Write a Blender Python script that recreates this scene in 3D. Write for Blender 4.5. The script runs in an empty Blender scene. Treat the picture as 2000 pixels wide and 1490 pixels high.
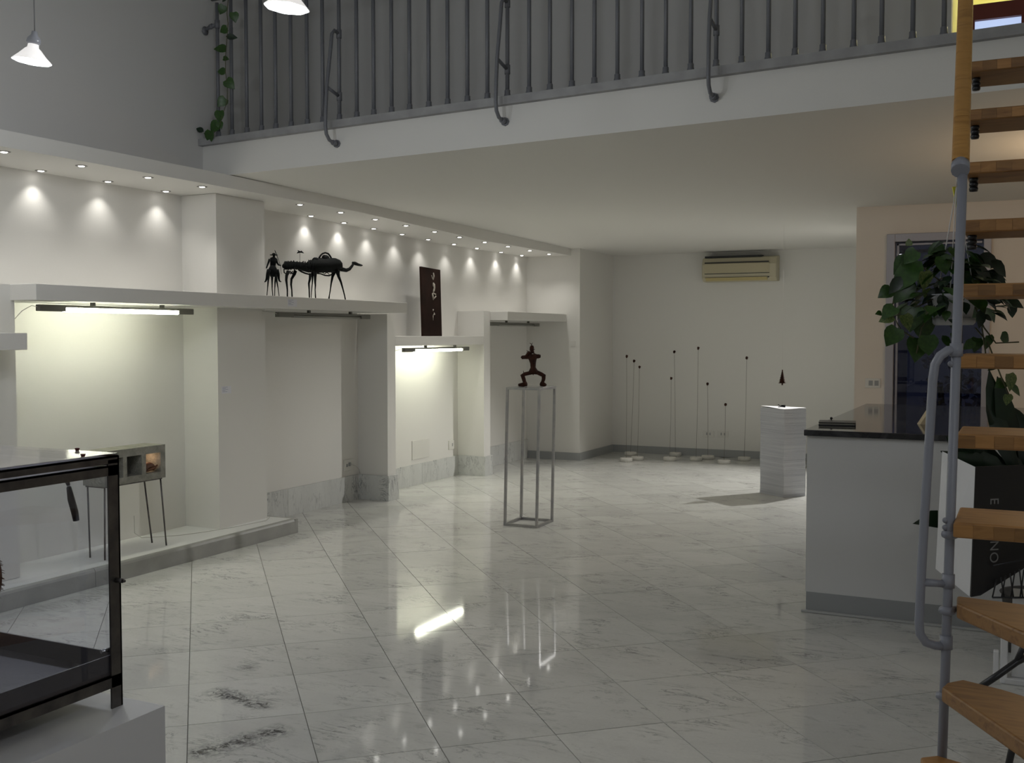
import bpy, bmesh, math, random
from mathutils import Vector, Matrix, noise
C = bpy.context.scene.collection
random.seed(7)
PI = math.pi
# ------------------------------------------------------------------ camera, world, exposure
H = 1.65; PIT = 0.0438; YAW = math.radians(26); F = 2070.0
cam = bpy.data.cameras.new('camera'); cam.sensor_width = 36; cam.lens = F/2000*36
cam.clip_start = 0.05
co = bpy.data.objects.new('camera', cam); C.objects.link(co)
co.location = (0, 0, H); co.rotation_euler = (PI/2-PIT, 0, YAW)
bpy.context.scene.camera = co
w = bpy.data.worlds.new('night'); bpy.context.scene.world = w; w.use_nodes = True
w.node_tree.nodes['Background'].inputs[0].default_value = (0.02, 0.025, 0.05, 1)
w.node_tree.nodes['Background'].inputs[1].default_value = 0.3
vs = bpy.context.scene.view_settings
vs.view_transform = 'Standard'; vs.look = 'None'; vs.gamma = 1; vs.use_curve_mapping = False
vs.exposure = 0.12

def light(name, kind, loc, power, color=(1, 1, 1), size=.05, rot=None, spot=None, blend=.3, sy=None):
    l = bpy.data.lights.new(name, kind); l.energy = power; l.color = color
    if kind in ('POINT', 'SPOT'): l.shadow_soft_size = size
    if kind == 'AREA':
        l.size = size
        if sy: l.shape = 'RECTANGLE'; l.size_y = sy
    if kind == 'SPOT': l.spot_size = spot; l.spot_blend = blend
    o = bpy.data.objects.new(name, l); C.objects.link(o); o.location = loc
    if rot is not None: o.rotation_euler = rot
    return o
def aim(o, tgt):
    o.rotation_euler = (Vector(tgt)-o.location).to_track_quat('-Z', 'Y').to_euler()
    return o
COOL = (0.90, 0.94, 1.0); WHITE = (1.0, 0.97, 0.90); TUBE = (1.0, 0.98, 0.80); WARM = (1.0, 0.70, 0.42)
P_PEND = 20; P_TUBE = 44; P_DOWN = 8.5; P_FILL = 34
# unseen fill lights behind the camera, standing in for assumed further pendants
light('fill_light_behind', 'POINT', (1.3, -0.6, 3.2), P_FILL, COOL, .12)
light('fill_light_left_behind', 'POINT', (-3.6, 0.8, 3.2), P_FILL*.7, COOL, .12)
# ceiling spot hidden behind the door wall, throws the stack's shadow
aim(light('alcove_spot_light', 'SPOT', (-1.56, 12.3, 2.62), 300, (1, .98, .95), .03, spot=math.radians(95), blend=.5), (-2.9, 10.9, 0))
# warm lamp out of frame behind the stair
light('warm_lamp_light', 'POINT', (0.45, 7.7, 2.40), 15, WARM, .12)

# ------------------------------------------------------------------ pixel -> place helpers (camera ray met with a known real plane)
CP, SP = math.cos(PIT), math.sin(PIT); CT, ST = math.cos(YAW), math.sin(YAW)
def ray(x, y):
    u = (x-1000)/F; v = (y-745)/F
    a, b, c = u, CP-v*SP, -SP-v*CP
    return Vector((a*CT-b*ST, a*ST+b*CT, c))
def at_n(x, y, n): r = ray(x, y); t = n/r.x; return Vector((0, 0, H))+r*t
def at_s(x, y, s): r = ray(x, y); t = s/r.y; return Vector((0, 0, H))+r*t
def at_z(x, y, z): r = ray(x, y); t = (z-H)/r.z; return Vector((0, 0, H))+r*t
def at_d(x, y, d):
    r = ray(x, y); f = Vector((-ST, CT, 0)); t = d/(r.dot(f)); return Vector((0, 0, H))+r*t
RIGHT = Vector((CT, ST, 0)); FWD = Vector((-ST, CT, 0)); UP = Vector((0, 0, 1))

# ------------------------------------------------------------------ mesh builder
class MB:
    def __init__(s): s.v = []; s.f = []; s.sm = []; s.mi = []; s.m = 0
    def add(s, vs, fs, smooth=False):
        b = len(s.v); s.v += [tuple(v) for v in vs]
        for f in fs: s.f.append([i+b for i in f]); s.sm.append(smooth); s.mi.append(s.m)
        return s
    def box(s, a, b, M=None):
        (x0, y0, z0), (x1, y1, z1) = a, b
        v = [Vector(p) for p in ((x0,y0,z0),(x1,y0,z0),(x1,y1,z0),(x0,y1,z0),(x0,y0,z1),(x1,y0,z1),(x1,y1,z1),(x0,y1,z1))]
        if M is not None: v = [M @ p for p in v]
        return s.add(v, [(0,3,2,1),(4,5,6,7),(0,1,5,4),(1,2,6,5),(2,3,7,6),(3,0,4,7)])
    def hexa(s, b, t):     # bottom quad, top quad
        return s.add(list(b)+list(t), [(0,3,2,1),(4,5,6,7),(0,1,5,4),(1,2,6,5),(2,3,7,6),(3,0,4,7)])
    def prism(s, poly, off):   # polygon of 3d points extruded by vector
        n = len(poly); off = Vector(off)
        v = [Vector(p) for p in poly]; v += [p+off for p in v]
        return s.add(v, [tuple(range(n))[::-1], tuple(range(n, 2*n))]+[(i, (i+1) % n, n+(i+1) % n, n+i) for i in range(n)])
    def tube(s, pts, r, k=10, cap=True, rough=0, sx=1.0):
        pts = [Vector(p) for p in pts]; n = len(pts)
        rs = r if isinstance(r, (list, tuple)) else [r]*n
        vs = []; up = None
        for i, p in enumerate(pts):
            d = (pts[min(i+1, n-1)]-pts[max(i-1, 0)]).normalized()
            if up is None:
                up = Vector((0, 0, 1)) if abs(d.z) < .9 else Vector((0, 1, 0))
            a = d.cross(up).normalized(); bb = a.cross(d).normalized(); up = bb
            for j in range(k):
                t = 2*PI*j/k; q = 1+(rough*(random.random()-.5)*2 if rough else 0)
                vs.append(p+(a*math.cos(t)*sx+bb*math.sin(t))*rs[i]*q)
        fs = [(i*k+j, i*k+(j+1) % k, (i+1)*k+(j+1) % k, (i+1)*k+j) for i in range(n-1) for j in range(k)]
        b = len(s.v)
        s.add(vs, fs, True)
        if cap: s.f.append([b+j for j in range(k)][::-1]); s.sm.append(False); s.mi.append(s.m); s.f.append([b+(n-1)*k+j for j in range(k)]); s.sm.append(False); s.mi.append(s.m)
        return s
    def lathe(s, prof, c=(0, 0, 0), k=24, smooth=True, M=None, wob=None):
        n = len(prof); vs = []
        for (r, z) in prof:
            for j in range(k):
                t = 2*PI*j/k; q = wob(t, r, z) if wob else 1
                p = Vector((r*q*math.cos(t), r*q*math.sin(t), z))
                if M is not None: p = M @ p
                vs.append(p+Vector(c))
        fs = [(i*k+j, i*k+(j+1) % k, (i+1)*k+(j+1) % k, (i+1)*k+j) for i in range(n-1) for j in range(k)]
        return s.add(vs, fs, smooth)
    def ball(s, c, r, k=10, m=6, rough=0, M=None):
        rx, ry, rz = r if isinstance(r, (tuple, list)) else (r, r, r)
        vs = []; c = Vector(c)
        for i in range(1, m):
            a = PI*i/m
            for j in range(k):
                t = 2*PI*j/k; q = 1+(rough*(random.random()-.5)*2 if rough else 0)
                p = Vector((rx*math.sin(a)*math.cos(t)*q, ry*math.sin(a)*math.sin(t)*q, rz*math.cos(a)*q))
                vs.append(p)
        vs += [Vector((0, 0, rz)), Vector((0, 0, -rz))]
        if M is not None: vs = [M @ p for p in vs]
        vs = [p+c for p in vs]
        T = len(vs)-2; fs = [(i*k+j, (i+1)*k+j, (i+1)*k+(j+1) % k, i*k+(j+1) % k) for i in range(m-2) for j in range(k)]
        fs += [(T, j, (j+1) % k) for j in range(k)]+[(T+1, (m-2)*k+(j+1) % k, (m-2)*k+j) for j in range(k)]
        return s.add(vs, fs, True)
    def build(s, name, mat, parent=None, bevel=0, seg=2):
        me = bpy.data.meshes.new(name); me.from_pydata(s.v, [], s.f)
        me.polygons.foreach_set('use_smooth', s.sm)
        mats = mat if isinstance(mat, (list, tuple)) else [mat]
        for m in mats: me.materials.append(m)
        if len(mats) > 1: me.polygons.foreach_set('material_index', s.mi)
        me.update()
        o = bpy.data.objects.new(name, me); C.objects.link(o)
        if parent is not None: put(o, parent)
        if bevel:
            b = o.modifiers.new('bevel', 'BEVEL'); b.width = bevel; b.segments = seg; b.limit_method = 'ANGLE'; b.angle_limit = math.radians(50)
        return o
def put(o, parent):
    o.parent = parent; o.matrix_parent_inverse = Matrix.Translation(-wloc(parent))
def wloc(p):
    v = Vector(p.location)
    return v
def tag(o, label=None, cat=None, group=None, kind=None):
    if label: o['label'] = label
    if cat: o['category'] = cat
    if group: o['group'] = group
    if kind: o['kind'] = kind
    return o
def empty(name, loc, label, cat, group=None, kind=None):
    o = bpy.data.objects.new(name, None); C.objects.link(o); o.location = loc; o.empty_display_size = .1
    return tag(o, label, cat, group, kind)
# parts are modelled in world space; the parent Empty sits at the thing's base
def sub(o, parent):   # sub-part of a mesh part (meshes keep their origin at 0)
    o.parent = parent; return o
def struct(name, mb, m, label=None, **k):
    o = mb.build(name, m, **k); o['kind'] = 'structure'
    if label: o['label'] = label
    return o
def copy_tree(o, parent=None, keep=None):
    c = o.copy(); C.objects.link(c)
    if parent is not None: c.parent = parent
    for ch in o.children: copy_tree(ch, c)
    return c

# ------------------------------------------------------------------ materials
def mat(name, col, rough=.5, metal=0, spec=.5, noise_amt=0, noise_scale=5, col2=None, bump=0, bscale=40, emit=None, estr=0, alpha=None, trans=0, ior=1.5, coat=0):
    m = bpy.data.materials.new(name); m.use_nodes = True; nt = m.node_tree; b = nt.nodes['Principled BSDF']
    b.inputs['Base Color'].default_value = (*col, 1); b.inputs['Roughness'].default_value = rough
    b.inputs['Metallic'].default_value = metal; b.inputs['Specular IOR Level'].default_value = spec
    b.inputs['IOR'].default_value = ior; b.inputs['Transmission Weight'].default_value = trans
    b.inputs['Coat Weight'].default_value = coat
    if emit: b.inputs['Emission Color'].default_value = (*emit, 1); b.inputs['Emission Strength'].default_value = estr
    if col2 or bump:
        tc = nt.nodes.new('ShaderNodeTexCoord')
        n = nt.nodes.new('ShaderNodeTexNoise'); n.inputs['Scale'].default_value = noise_scale; n.inputs['Detail'].default_value = 5
        nt.links.new(tc.outputs['Object'], n.inputs['Vector'])
    if col2:
        r = nt.nodes.new('ShaderNodeValToRGB'); r.color_ramp.elements[0].color = (*col, 1); r.color_ramp.elements[1].color = (*col2, 1)
        r.color_ramp.elements[0].position = .35; r.color_ramp.elements[1].position = .65
        nt.links.new(n.outputs['Fac'], r.inputs['Fac']); nt.links.new(r.outputs['Color'], b.inputs['Base Color'])
    if bump:
        n2 = nt.nodes.new('ShaderNodeTexNoise'); n2.inputs['Scale'].default_value = bscale; n2.inputs['Detail'].default_value = 4
        nt.links.new(tc.outputs['Object'], n2.inputs['Vector'])
        bp = nt.nodes.new('ShaderNodeBump'); bp.inputs['Strength'].default_value = bump; bp.inputs['Distance'].default_value = .01
        nt.links.new(n2.outputs['Fac'], bp.inputs['Height']); nt.links.new(bp.outputs['Normal'], b.inputs['Normal'])
    return m
M = {}
M['wall'] = mat('wall_paint', (.71, .70, .665), .85, spec=.25, bump=.05, bscale=90)
M['wall_warm'] = mat('wall_paint_cream', (.72, .66, .59), .85, spec=.25, bump=.05, bscale=90)
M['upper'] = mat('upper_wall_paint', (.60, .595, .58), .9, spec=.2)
M['white'] = mat('white_paint', (.78, .78, .77), .5)
M['band'] = mat('grey_stone_band', (.27, .27, .27), .7, col2=(.34, .34, .34), noise_scale=9)
M['greybase'] = mat('grey_skirting', (.30, .31, .31), .5)
M['railpaint'] = mat('rail_paint', (.15, .155, .17), .45)
M['pole'] = mat('pole_paint', (.26, .27, .31), .38)
M['black'] = mat('black_plastic', (.012, .012, .014), .35)
M['steel'] = mat('bare_steel', (.33, .33, .34), .32, metal=.85, col2=(.42, .41, .40), noise_scale=14)
M['darksteel'] = mat('dark_steel', (.085, .08, .082), .32, metal=.8, col2=(.15, .14, .13), noise_scale=20)
M['iron'] = mat('black_iron', (.004, .005, .005), .85, spec=.12, bump=.5, bscale=80)
M['rust'] = mat('rusty_iron', (.028, .011, .008), .8, spec=.2, col2=(.055, .020, .012), noise_scale=30, bump=.6, bscale=90)
M['leaf'] = mat('leaf_green', (.016, .052, .007), .36, col2=(.035, .095, .012), noise_scale=6)
M['leaf_pale'] = mat('leaf_variegated', (.04, .085, .018), .4, col2=(.16, .20, .06), noise_scale=9)
M['leaf_dark'] = mat('leaf_dark', (.006, .016, .008), .35, col2=(.012, .035, .014), noise_scale=4)
M['stem'] = mat('stem', (.07, .07, .03), .6)
M['chrome'] = mat('chrome', (.7, .7, .7), .15, metal=1)
M['cable'] = mat('pale_cable', (.55, .54, .5), .5)
M['concrete'] = mat('concrete', (.20, .20, .17), .9, col2=(.30, .29, .25), noise_scale=18, bump=.8, bscale=60)
M['paperwhite'] = mat('paper_white', (.75, .75, .76), .7)
M['ac'] = mat('ac_plastic', (.50, .46, .33), .45)
M['ac2'] = mat('ac_plastic_yellowed', (.48, .40, .19), .45)
M['dark'] = mat('dark_gap', (.02, .02, .02), .6)
M['plaster'] = mat('plaster_base', (.55, .54, .50), .8, col2=(.62, .6, .55), noise_scale=20)
M['glow'] = mat('downlight_glow', (1, 1, 1), .5, emit=(1, .97, .92), estr=14)
M['tubeglow'] = mat('fluorescent_glow', (1, 1, 1), .5, emit=(.98, 1, .80), estr=P_TUBE)
M['tubeoff'] = mat('fluorescent_off', (.25, .25, .22), .3)
M['fixture'] = mat('fixture_grey', (.14, .14, .12), .5)
M['counterfront'] = mat('counter_paint', (.60, .60, .59), .6)
M['plinthpaint'] = mat('plinth_paint', (.66, .66, .68), .5)
M['stool'] = mat('white_plastic', (.62, .62, .62), .4)

def glass(name, col=(1, 1, 1), rough=.0):
    m = bpy.data.materials.new(name); m.use_nodes = True; nt = m.node_tree; nt.nodes.clear()
    o = nt.nodes.new('ShaderNodeOutputMaterial'); mx = nt.nodes.new('ShaderNodeMixShader'); lw = nt.nodes.new('ShaderNodeLayerWeight'); lw.inputs['Blend'].default_value = .5
    pw = nt.nodes.new('ShaderNodeMath'); pw.operation = 'POWER'; pw.inputs[1].default_value = 3.6
    ma = nt.nodes.new('ShaderNodeMath'); ma.operation = 'MULTIPLY_ADD'; ma.inputs[1].default_value = .93; ma.inputs[2].default_value = .05
    t = nt.nodes.new('ShaderNodeBsdfTransparent'); g = nt.nodes.new('ShaderNodeBsdfGlossy')
    t.inputs[0].default_value = (*col, 1); g.inputs['Roughness'].default_value = rough
    nt.links.new(lw.outputs['Facing'], pw.inputs[0]); nt.links.new(pw.outputs[0], ma.inputs[0]); nt.links.new(ma.outputs[0], mx.inputs[0])
    nt.links.new(t.outputs[0], mx.inputs[1]); nt.links.new(g.outputs[0], mx.inputs[2]); nt.links.new(mx.outputs[0], o.inputs[0])
    return m
M['glass'] = glass('clear_glass', (.96, .97, 1))
M['glasstop'] = glass('acrylic_sheet', (.80, .80, .84), .10)
M['doorglass'] = glass('door_glass', (.8, .8, .85))

def wood(name, a, b, c, axis=0, scale=1.0):
    m = bpy.data.materials.new(name); m.use_nodes = True; nt = m.node_tree; p = nt.nodes['Principled BSDF']
    p.inputs['Roughness'].default_value = .42
    tc = nt.nodes.new('ShaderNodeTexCoord'); mp = nt.nodes.new('ShaderNodeMapping')
    sc = [1.2, 1.2, 1.2]; mp.inputs['Scale'].default_value = (9*scale, 1.4*scale, 9*scale) if axis == 1 else (1.4*scale, 9*scale, 9*scale)
    n = nt.nodes.new('ShaderNodeTexNoise'); n.inputs['Scale'].default_value = 3; n.inputs['Detail'].default_value = 8; n.inputs['Distortion'].default_value = 1.2
    r = nt.nodes.new('ShaderNodeValToRGB'); e = r.color_ramp.elements; e[0].color = (*a, 1); e[0].position = .3; e[1].color = (*c, 1); e[1].position = .7
    k = e.new(.5); k.color = (*b, 1)
    oi = nt.nodes.new('ShaderNodeObjectInfo'); ad = nt.nodes.new('ShaderNodeVectorMath'); ad.operation = 'ADD'; ml = nt.nodes.new('ShaderNodeMath'); ml.operation = 'MULTIPLY'; ml.inputs[1].default_value = 31
    nt.links.new(oi.outputs['Random'], ml.inputs[0]); nt.links.new(tc.outputs['Object'], ad.inputs[0]); nt.links.new(ml.outputs[0], ad.inputs[1])
    nt.links.new(ad.outputs[0], mp.inputs[0]); nt.links.new(mp.outputs[0], n.inputs['Vector']); nt.links.new(n.outputs['Fac'], r.inputs['Fac'])
    hs = nt.nodes.new('ShaderNodeHueSaturation'); mr = nt.nodes.new('ShaderNodeMapRange'); mr.inputs[3].default_value = .62; mr.inputs[4].default_value = 1.25
    nt.links.new(oi.outputs['Random'], mr.inputs[0]); nt.links.new(mr.outputs[0], hs.inputs['Value']); nt.links.new(r.outputs['Color'], hs.inputs['Color'])
    nt.links.new(hs.outputs[0], p.inputs['Base Color'])
    return m
M['wood'] = wood('stair_wood', (.27, .13, .036), (.36, .18, .055), (.20, .088, .024))
M['handrail'] = wood('handrail_wood', (.50, .25, .055), (.60, .31, .075), (.42, .20, .04))
M['redwood'] = mat('red_wood', (.16, .025, .012), .5)

def marble(name, base, vein, veins=1.0, rough=.12, stretch=(1, 1, 1), streak=None, rot=-.9):
    m = bpy.data.materials.new(name); m.use_nodes = True; nt = m.node_tree; p = nt.nodes['Principled BSDF']; L = nt.links; p.inputs['Specular IOR Level'].default_value = .38
    def N(t, **k):
        n = nt.nodes.new(t)
        for a, b in k.items(): n.inputs[a].default_value = b
        return n
    def MA(op, a, b=None, cl=False):
        n = nt.nodes.new('ShaderNodeMath'); n.operation = op; n.use_clamp = cl
        for i, q in enumerate((a, b)):
            if q is None: continue
            if isinstance(q, (int, float)): n.inputs[i].default_value = q
            else: L.new(q, n.inputs[i])
        return n.outputs[0]
    def MR(x, a, b, c=0, d=1):
        n = nt.nodes.new('ShaderNodeMapRange'); L.new(x, n.inputs[0])
        for i, q in enumerate((a, b, c, d)): n.inputs[i+1].default_value = q
        return n.outputs[0]
    geo = N('ShaderNodeNewGeometry'); oi = N('ShaderNodeObjectInfo')
    ad = N('ShaderNodeVectorMath'); ad.operation = 'ADD'
    L.new(geo.outputs['Position'], ad.inputs[0]); L.new(MA('MULTIPLY', oi.outputs['Random'], 53), ad.inputs[1])
    mp = N('ShaderNodeMapping'); mp.inputs['Scale'].default_value = stretch; L.new(ad.outputs[0], mp.inputs[0])
    mp2 = N('ShaderNodeMapping'); mp2.inputs['Scale'].default_value = (stretch[0]*.45, stretch[1]*1.6, stretch[2]); mp2.inputs['Rotation'].default_value = (0, 0, rot); L.new(ad.outputs[0], mp2.inputs[0])
    def noi(v, sc, det=4, ro=.5, di=0):
        n = N('ShaderNodeTexNoise', Scale=sc, Detail=det, Roughness=ro, Distortion=di); L.new(v, n.inputs['Vector']); return n.outputs['Fac']
    cloud = noi(mp2.outputs[0], 2.4, 5, .55, .6)
    fine = noi(mp2.outputs[0], 16, 6, .6, .8)
    grainy = noi(mp.outputs[0], 75, 3, .6)
    v = noi(mp2.outputs[0], 5.5, 10, .7, 1.1)
    line = MR(MA('ABSOLUTE', MA('SUBTRACT', v, .5)), 0, .022, 1, 0)
    gate = MR(noi(mp.outputs[0], 3.3, 4, .6), .48, .64)
    smut = MR(fine, .54, .76)
    gate2 = MR(noi(mp.outputs[0], 4.2, 3), .42, .62)
    k = MA('ADD', MA('MULTIPLY', line, gate), MA('MULTIPLY', MA('MULTIPLY', smut, gate2), .55), True)
    # specks
    sp = MR(noi(mp.outputs[0], 38, 2, .5, .5), .70, .76)
    k = MA('ADD', k, MA('MULTIPLY', MA('MULTIPLY', sp, gate2), .6), True)
    k = MA('MULTIPLY', k, veins, True)
    if streak:
        tc = N('ShaderNodeTexCoord'); sepn = N('ShaderNodeSeparateXYZ')
        rm = N('ShaderNodeMapping'); rm.inputs['Location'].default_value = (-streak[0], -streak[1], 0); L.new(tc.outputs['Object'], rm.inputs[0])
        rm2 = N('ShaderNodeMapping'); rm2.inputs['Rotation'].default_value = (0, 0, -streak[2]); L.new(rm.outputs[0], rm2.inputs[0]); L.new(rm2.outputs[0], sepn.inputs[0])
        wn = noi(tc.outputs['Object'], 9, 6, .65)
        yy = MA('ADD', sepn.outputs['Y'], MA('MULTIPLY', MA('SUBTRACT', wn, .5), .16))
        band = MR(MA('ABSOLUTE', yy), .0, streak[4], 1, 0); along = MR(MA('ABSOLUTE', sepn.outputs['X']), streak[3]*.7, streak[3], 1, 0)
        tex = MR(noi(tc.outputs['Object'], 26, 8, .75, 1), .40, .62)
        k = MA('MAXIMUM', k, MA('MULTIPLY', MA('MULTIPLY', MA('MULTIPLY', band, along), tex), 1.5, True))
    rc = N('ShaderNodeValToRGB'); e = rc.color_ramp.elements; e[0].position = .34; e[1].position = .68
    e[0].color = (*[c*.90 for c in base], 1); e[1].color = (*base, 1); L.new(cloud, rc.inputs['Fac'])
    tv = N('ShaderNodeHueSaturation'); L.new(MA('MULTIPLY', MR(oi.outputs['Random'], 0, 1, .94, 1.05), MR(grainy, .3, .7, .97, 1.03)), tv.inputs['Value']); L.new(rc.outputs['Color'], tv.inputs['Color'])
    mx = N('ShaderNodeMixRGB'); L.new(k, mx.inputs['Fac']); L.new(tv.outputs[0], mx.inputs['Color1']); mx.inputs['Color2'].default_value = (*vein, 1)
    L.new(mx.outputs[0], p.inputs['Base Color'])
    L.new(MR(cloud, 0, 1, rough*.8, rough*1.3), p.inputs['Roughness'])
    return m
M['tile'] = marble('floor_marble', (.66, .66, .625), (.15, .15, .145), .85, .05)
M['tile_vein'] = marble('floor_marble_streaked', (.66, .66, .63), (.04, .04, .045), .62, .05, streak=(-.02, 0, -.95, .23, .075))
M['tile_vein2'] = marble('floor_marble_streaked_dark', (.66, .66, .63), (.04, .04, .045), .62, .05, streak=(-.04, .02, .45, .25, .09))
M['skirt'] = marble('skirting_marble', (.62, .63, .61), (.12, .13, .14), 1.1, .3, (1.5, 1.5, .6))
M['grout'] = mat('grout', (.22, .21, .19), .9)
def stone_top():
    m = bpy.data.materials.new('dark_granite'); m.use_nodes = True; nt = m.node_tree; p = nt.nodes['Principled BSDF']
    p.inputs['Roughness'].default_value = .07
    tc = nt.nodes.new('ShaderNodeTexCoord'); n = nt.nodes.new('ShaderNodeTexNoise'); n.inputs['Scale'].default_value = 3; n.inputs['Detail'].default_value = 8; n.inputs['Distortion'].default_value = 2
    r = nt.nodes.new('ShaderNodeValToRGB'); e = r.color_ramp.elements; e[0].color = (.012, .012, .014, 1); e[1].color = (.06, .06, .065, 1); e[0].position = .45; e[1].position = .75
    nt.links.new(tc.outputs['Object'], n.inputs['Vector']); nt.links.new(n.outputs['Fac'], r.inputs['Fac']); nt.links.new(r.outputs['Color'], p.inputs['Base Color'])
    return m
M['granite'] = stone_top()

# ------------------------------------------------------------------ THE SETTING
NB = -6.06; NF = -5.71; SE = 12.87; SB = 14.1; SD = 10.0; ND = -1.42   # wall planes (x = across, y = along)
X1 = 2.8; Y0 = -3.2; ZT = 5.0
# floor
fl = struct('floor', MB().box((NB-.3, Y0-.3, -.25), (X1+.3, SB+.3, -.006)), M['grout'], 'pale marble tiled floor laid diagonally')
TH = .2879+YAW; TA, TB = .4864, .5445; TO = (-.5475, 4.0839)
cu, su = math.cos(TH), math.sin(TH); cy, sy = math.cos(YAW), math.sin(YAW)
def tilepos(i, j):
    X = TO[0]+i*TA; Y = TO[1]+j*TB
    # tile frame -> camera frame -> world
    a, b = X*math.cos(.2879)-Y*math.sin(.2879), X*math.sin(.2879)+Y*math.cos(.2879)
    return a*cy-b*sy, a*sy+b*cy
def inview(x, y, m=.4):
    a = x*cy+y*sy; b = -x*sy+y*cy      # camera frame: right, forward
    return b > 3.3 and abs(a) < b*.483+m
tiles = []
for i in range(-40, 41):
    for j in range(-40, 41):
        x, y = tilepos(i+.5, j+.5)
        if NB-.2 < x < X1+.1 and Y0-.1 < y < SB+.2:
            hid = (x < -5.47 and y < 7.1) or (x > -1.2 and 6.4 < y < 9.1) or y > SB+.05 or (y > SD and x > ND) or x < NB-.1 or (y > SE+.1 and x < -5.4)
            tiles.append((y*y+x*x, i, j, x, y, inview(x, y) and not hid))
tiles.sort()
g = .0018
tm = MB().box((-TA/2+g, -TB/2+g, -.012), (TA/2-g, TB/2-g, 0))
proto = None; rest = MB(); nt_ = 0; dark_tiles = {(1, 1): 0, (1, 0): 1}
for (_, i, j, x, y, vis) in tiles:
    if vis and nt_ < 300:
        if proto is None:
            proto = tm.build('tile', M['tile'], None); o = proto
            me2 = [proto.data.copy(), proto.data.copy()]; me2[0].materials[0] = M['tile_vein']; me2[1].materials[0] = M['tile_vein2']
        else: o = proto.copy(); C.objects.link(o)
        if (i, j) in dark_tiles: o.data = me2[dark_tiles[(i, j)]]
        o.location = (x, y, random.uniform(-.0004, .0004)); o.rotation_euler = (0, 0, TH); o.parent = fl; nt_ += 1
    else:
        Mx = Matrix.Translation((x, y, 0)) @ Matrix.Rotation(TH, 4, 'Z')
        rest.box((-TA/2+g, -TB/2+g, -.012), (TA/2-g, TB/2-g, -.0006), Mx)
tag(rest.build('tile_field', M['tile'], fl), kind='stuff')
print('tiles as parts', nt_, 'of', len(tiles))
# walls
T = .25
struct('wall_left', MB().box((NB-T, Y0, 0), (NB, SE, 2.86)), M['wall'], 'white niche wall on the left')
# upper part of the left wall in duller paint, set forward over the soffit
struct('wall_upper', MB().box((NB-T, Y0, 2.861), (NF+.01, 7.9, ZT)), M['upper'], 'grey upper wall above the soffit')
struct('wall_end', MB().box((NB-T, SE, 0), (-5.29, SE+.02, 2.9)).box((NB-T, SE+.02, 0), (-5.29, SB, 2.9)), M['wall'], 'white wall return past the last niche')
struct('wall_back', MB().box((-5.6, SB, 0), (ND, SB+T, 2.9)), M['wall'], 'back wall behind the wire flowers')
# door wall with opening
DX0, DX1, DZ = -1.156, -.306, 2.545
struct('wall_right', MB().box((ND, SD, 0), (DX0, SD+T, 3.0)).box((DX0, SD, DZ), (DX1, SD+T, 3.0)).box((DX1, SD, 0), (X1, SD+T, 3.0)),
       M['wall_warm'], 'cream wall around the glazed door')
struct('wall_alcove', MB().box((ND, SD+T, 0), (ND+.05, SB, 3.0)), M['wall'], 'white wall closing the alcove on the right')
struct('wall_side', MB().box((X1, Y0, 0), (X1+T, SD+T, ZT)), M['wall'])
struct('wall_rear', MB().box((NB-T, Y0-T, 0), (X1+T, Y0, ZT)), M['wall'])
MZ = 7.6
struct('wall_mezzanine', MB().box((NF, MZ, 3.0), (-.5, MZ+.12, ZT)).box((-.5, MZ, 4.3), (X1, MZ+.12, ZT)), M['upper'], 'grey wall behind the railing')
# ceilings
struct('ceiling', MB().box((NB-T, Y0-T, ZT), (X1+T, 10.2, ZT+.2)), M['white'])
def zc(n, s):      # underside of the mezzanine slab, slightly out of level as photographed
    a = 2.855+(n+5.42)*.0195; b = 2.815-(n+5.42)*.004; c = 2.765
    if s <= 10: t = (s-6.3)/3.7; return a+(b-a)*t
    t = min(1.0, (s-10)/4.1); return b+(c-b)*t
mz = MB()
xs = [-5.70, -5.42, -3.9, -2.4, -.9, X1]; ss = [6.3, 8, 10, 12.9, 14.15]
gr = [[Vector((x, s, zc(x, s))) for x in xs] for s in ss]
vv = [p for r in gr for p in r]; k = len(xs)
mz.add(vv, [(i*k+j, (i+1)*k+j, (i+1)*k+j+1, i*k+j+1) for i in range(len(ss)-1) for j in range(k-1)])
zt = lambda n: 3.092+(n+5.42)*.0262      # top of white fascia
mz.add([(-5.70, 6.3, zc(-5.7, 6.3)), (X1, 6.3, zc(X1, 6.3)), (X1, 6.3, zt(X1)), (-5.70, 6.3, zt(-5.7))], [(0, 1, 2, 3)])
mz.add([(-5.70, 6.3, zt(-5.7)), (X1, 6.3, zt(X1)), (X1, 14.2, zt(X1)), (-5.70, 14.2, zt(-5.7))], [(0, 1, 2, 3)])
struct('ceiling_mezzanine', mz, M['wall'], 'white mezzanine slab with its fascia')
# grey band along the slab edge
bn = MB(); bn.hexa([(-5.70, 6.25, zt(-5.7)), (X1, 6.25, zt(X1)), (X1, 6.8, zt(X1)), (-5.70, 6.8, zt(-5.7))],
                   [(-5.70, 6.25, zt(-5.7)+.05), (X1, 6.25, zt(X1)+.06), (X1, 6.8, zt(X1)+.06), (-5.70, 6.8, zt(-5.7)+.05)])
struct('trim_1', bn, M['band'], 'grey stone edge of the mezzanine floor')
# soffit with fascia over the niches
NS = -5.42
zso = lambda s: 2.752 if s < 8 else (2.752-.062*(s-8)/2.4 if s < 10.4 else 2.69)
so = MB(); st = [Y0, 4, 6.3, 8, 10.4, SE]
for a, b in zip(st[:-1], st[1:]):
    za, zb = zso(a), zso(b); ta = 2.85 if a < 7 else 2.86-.011*(a-6.3); tb = 2.85 if b < 7 else 2.86-.011*(b-6.3)
    so.hexa([(NB, a, za), (NS, a, za), (NS, b, zb), (NB, b, zb)], [(NB, a, ta), (NS, a, ta), (NS, b, tb), (NB, b, tb)])
struct('ceiling_soffit', so, M['wall'], 'dropped white soffit holding the two rows of downlights')
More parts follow.
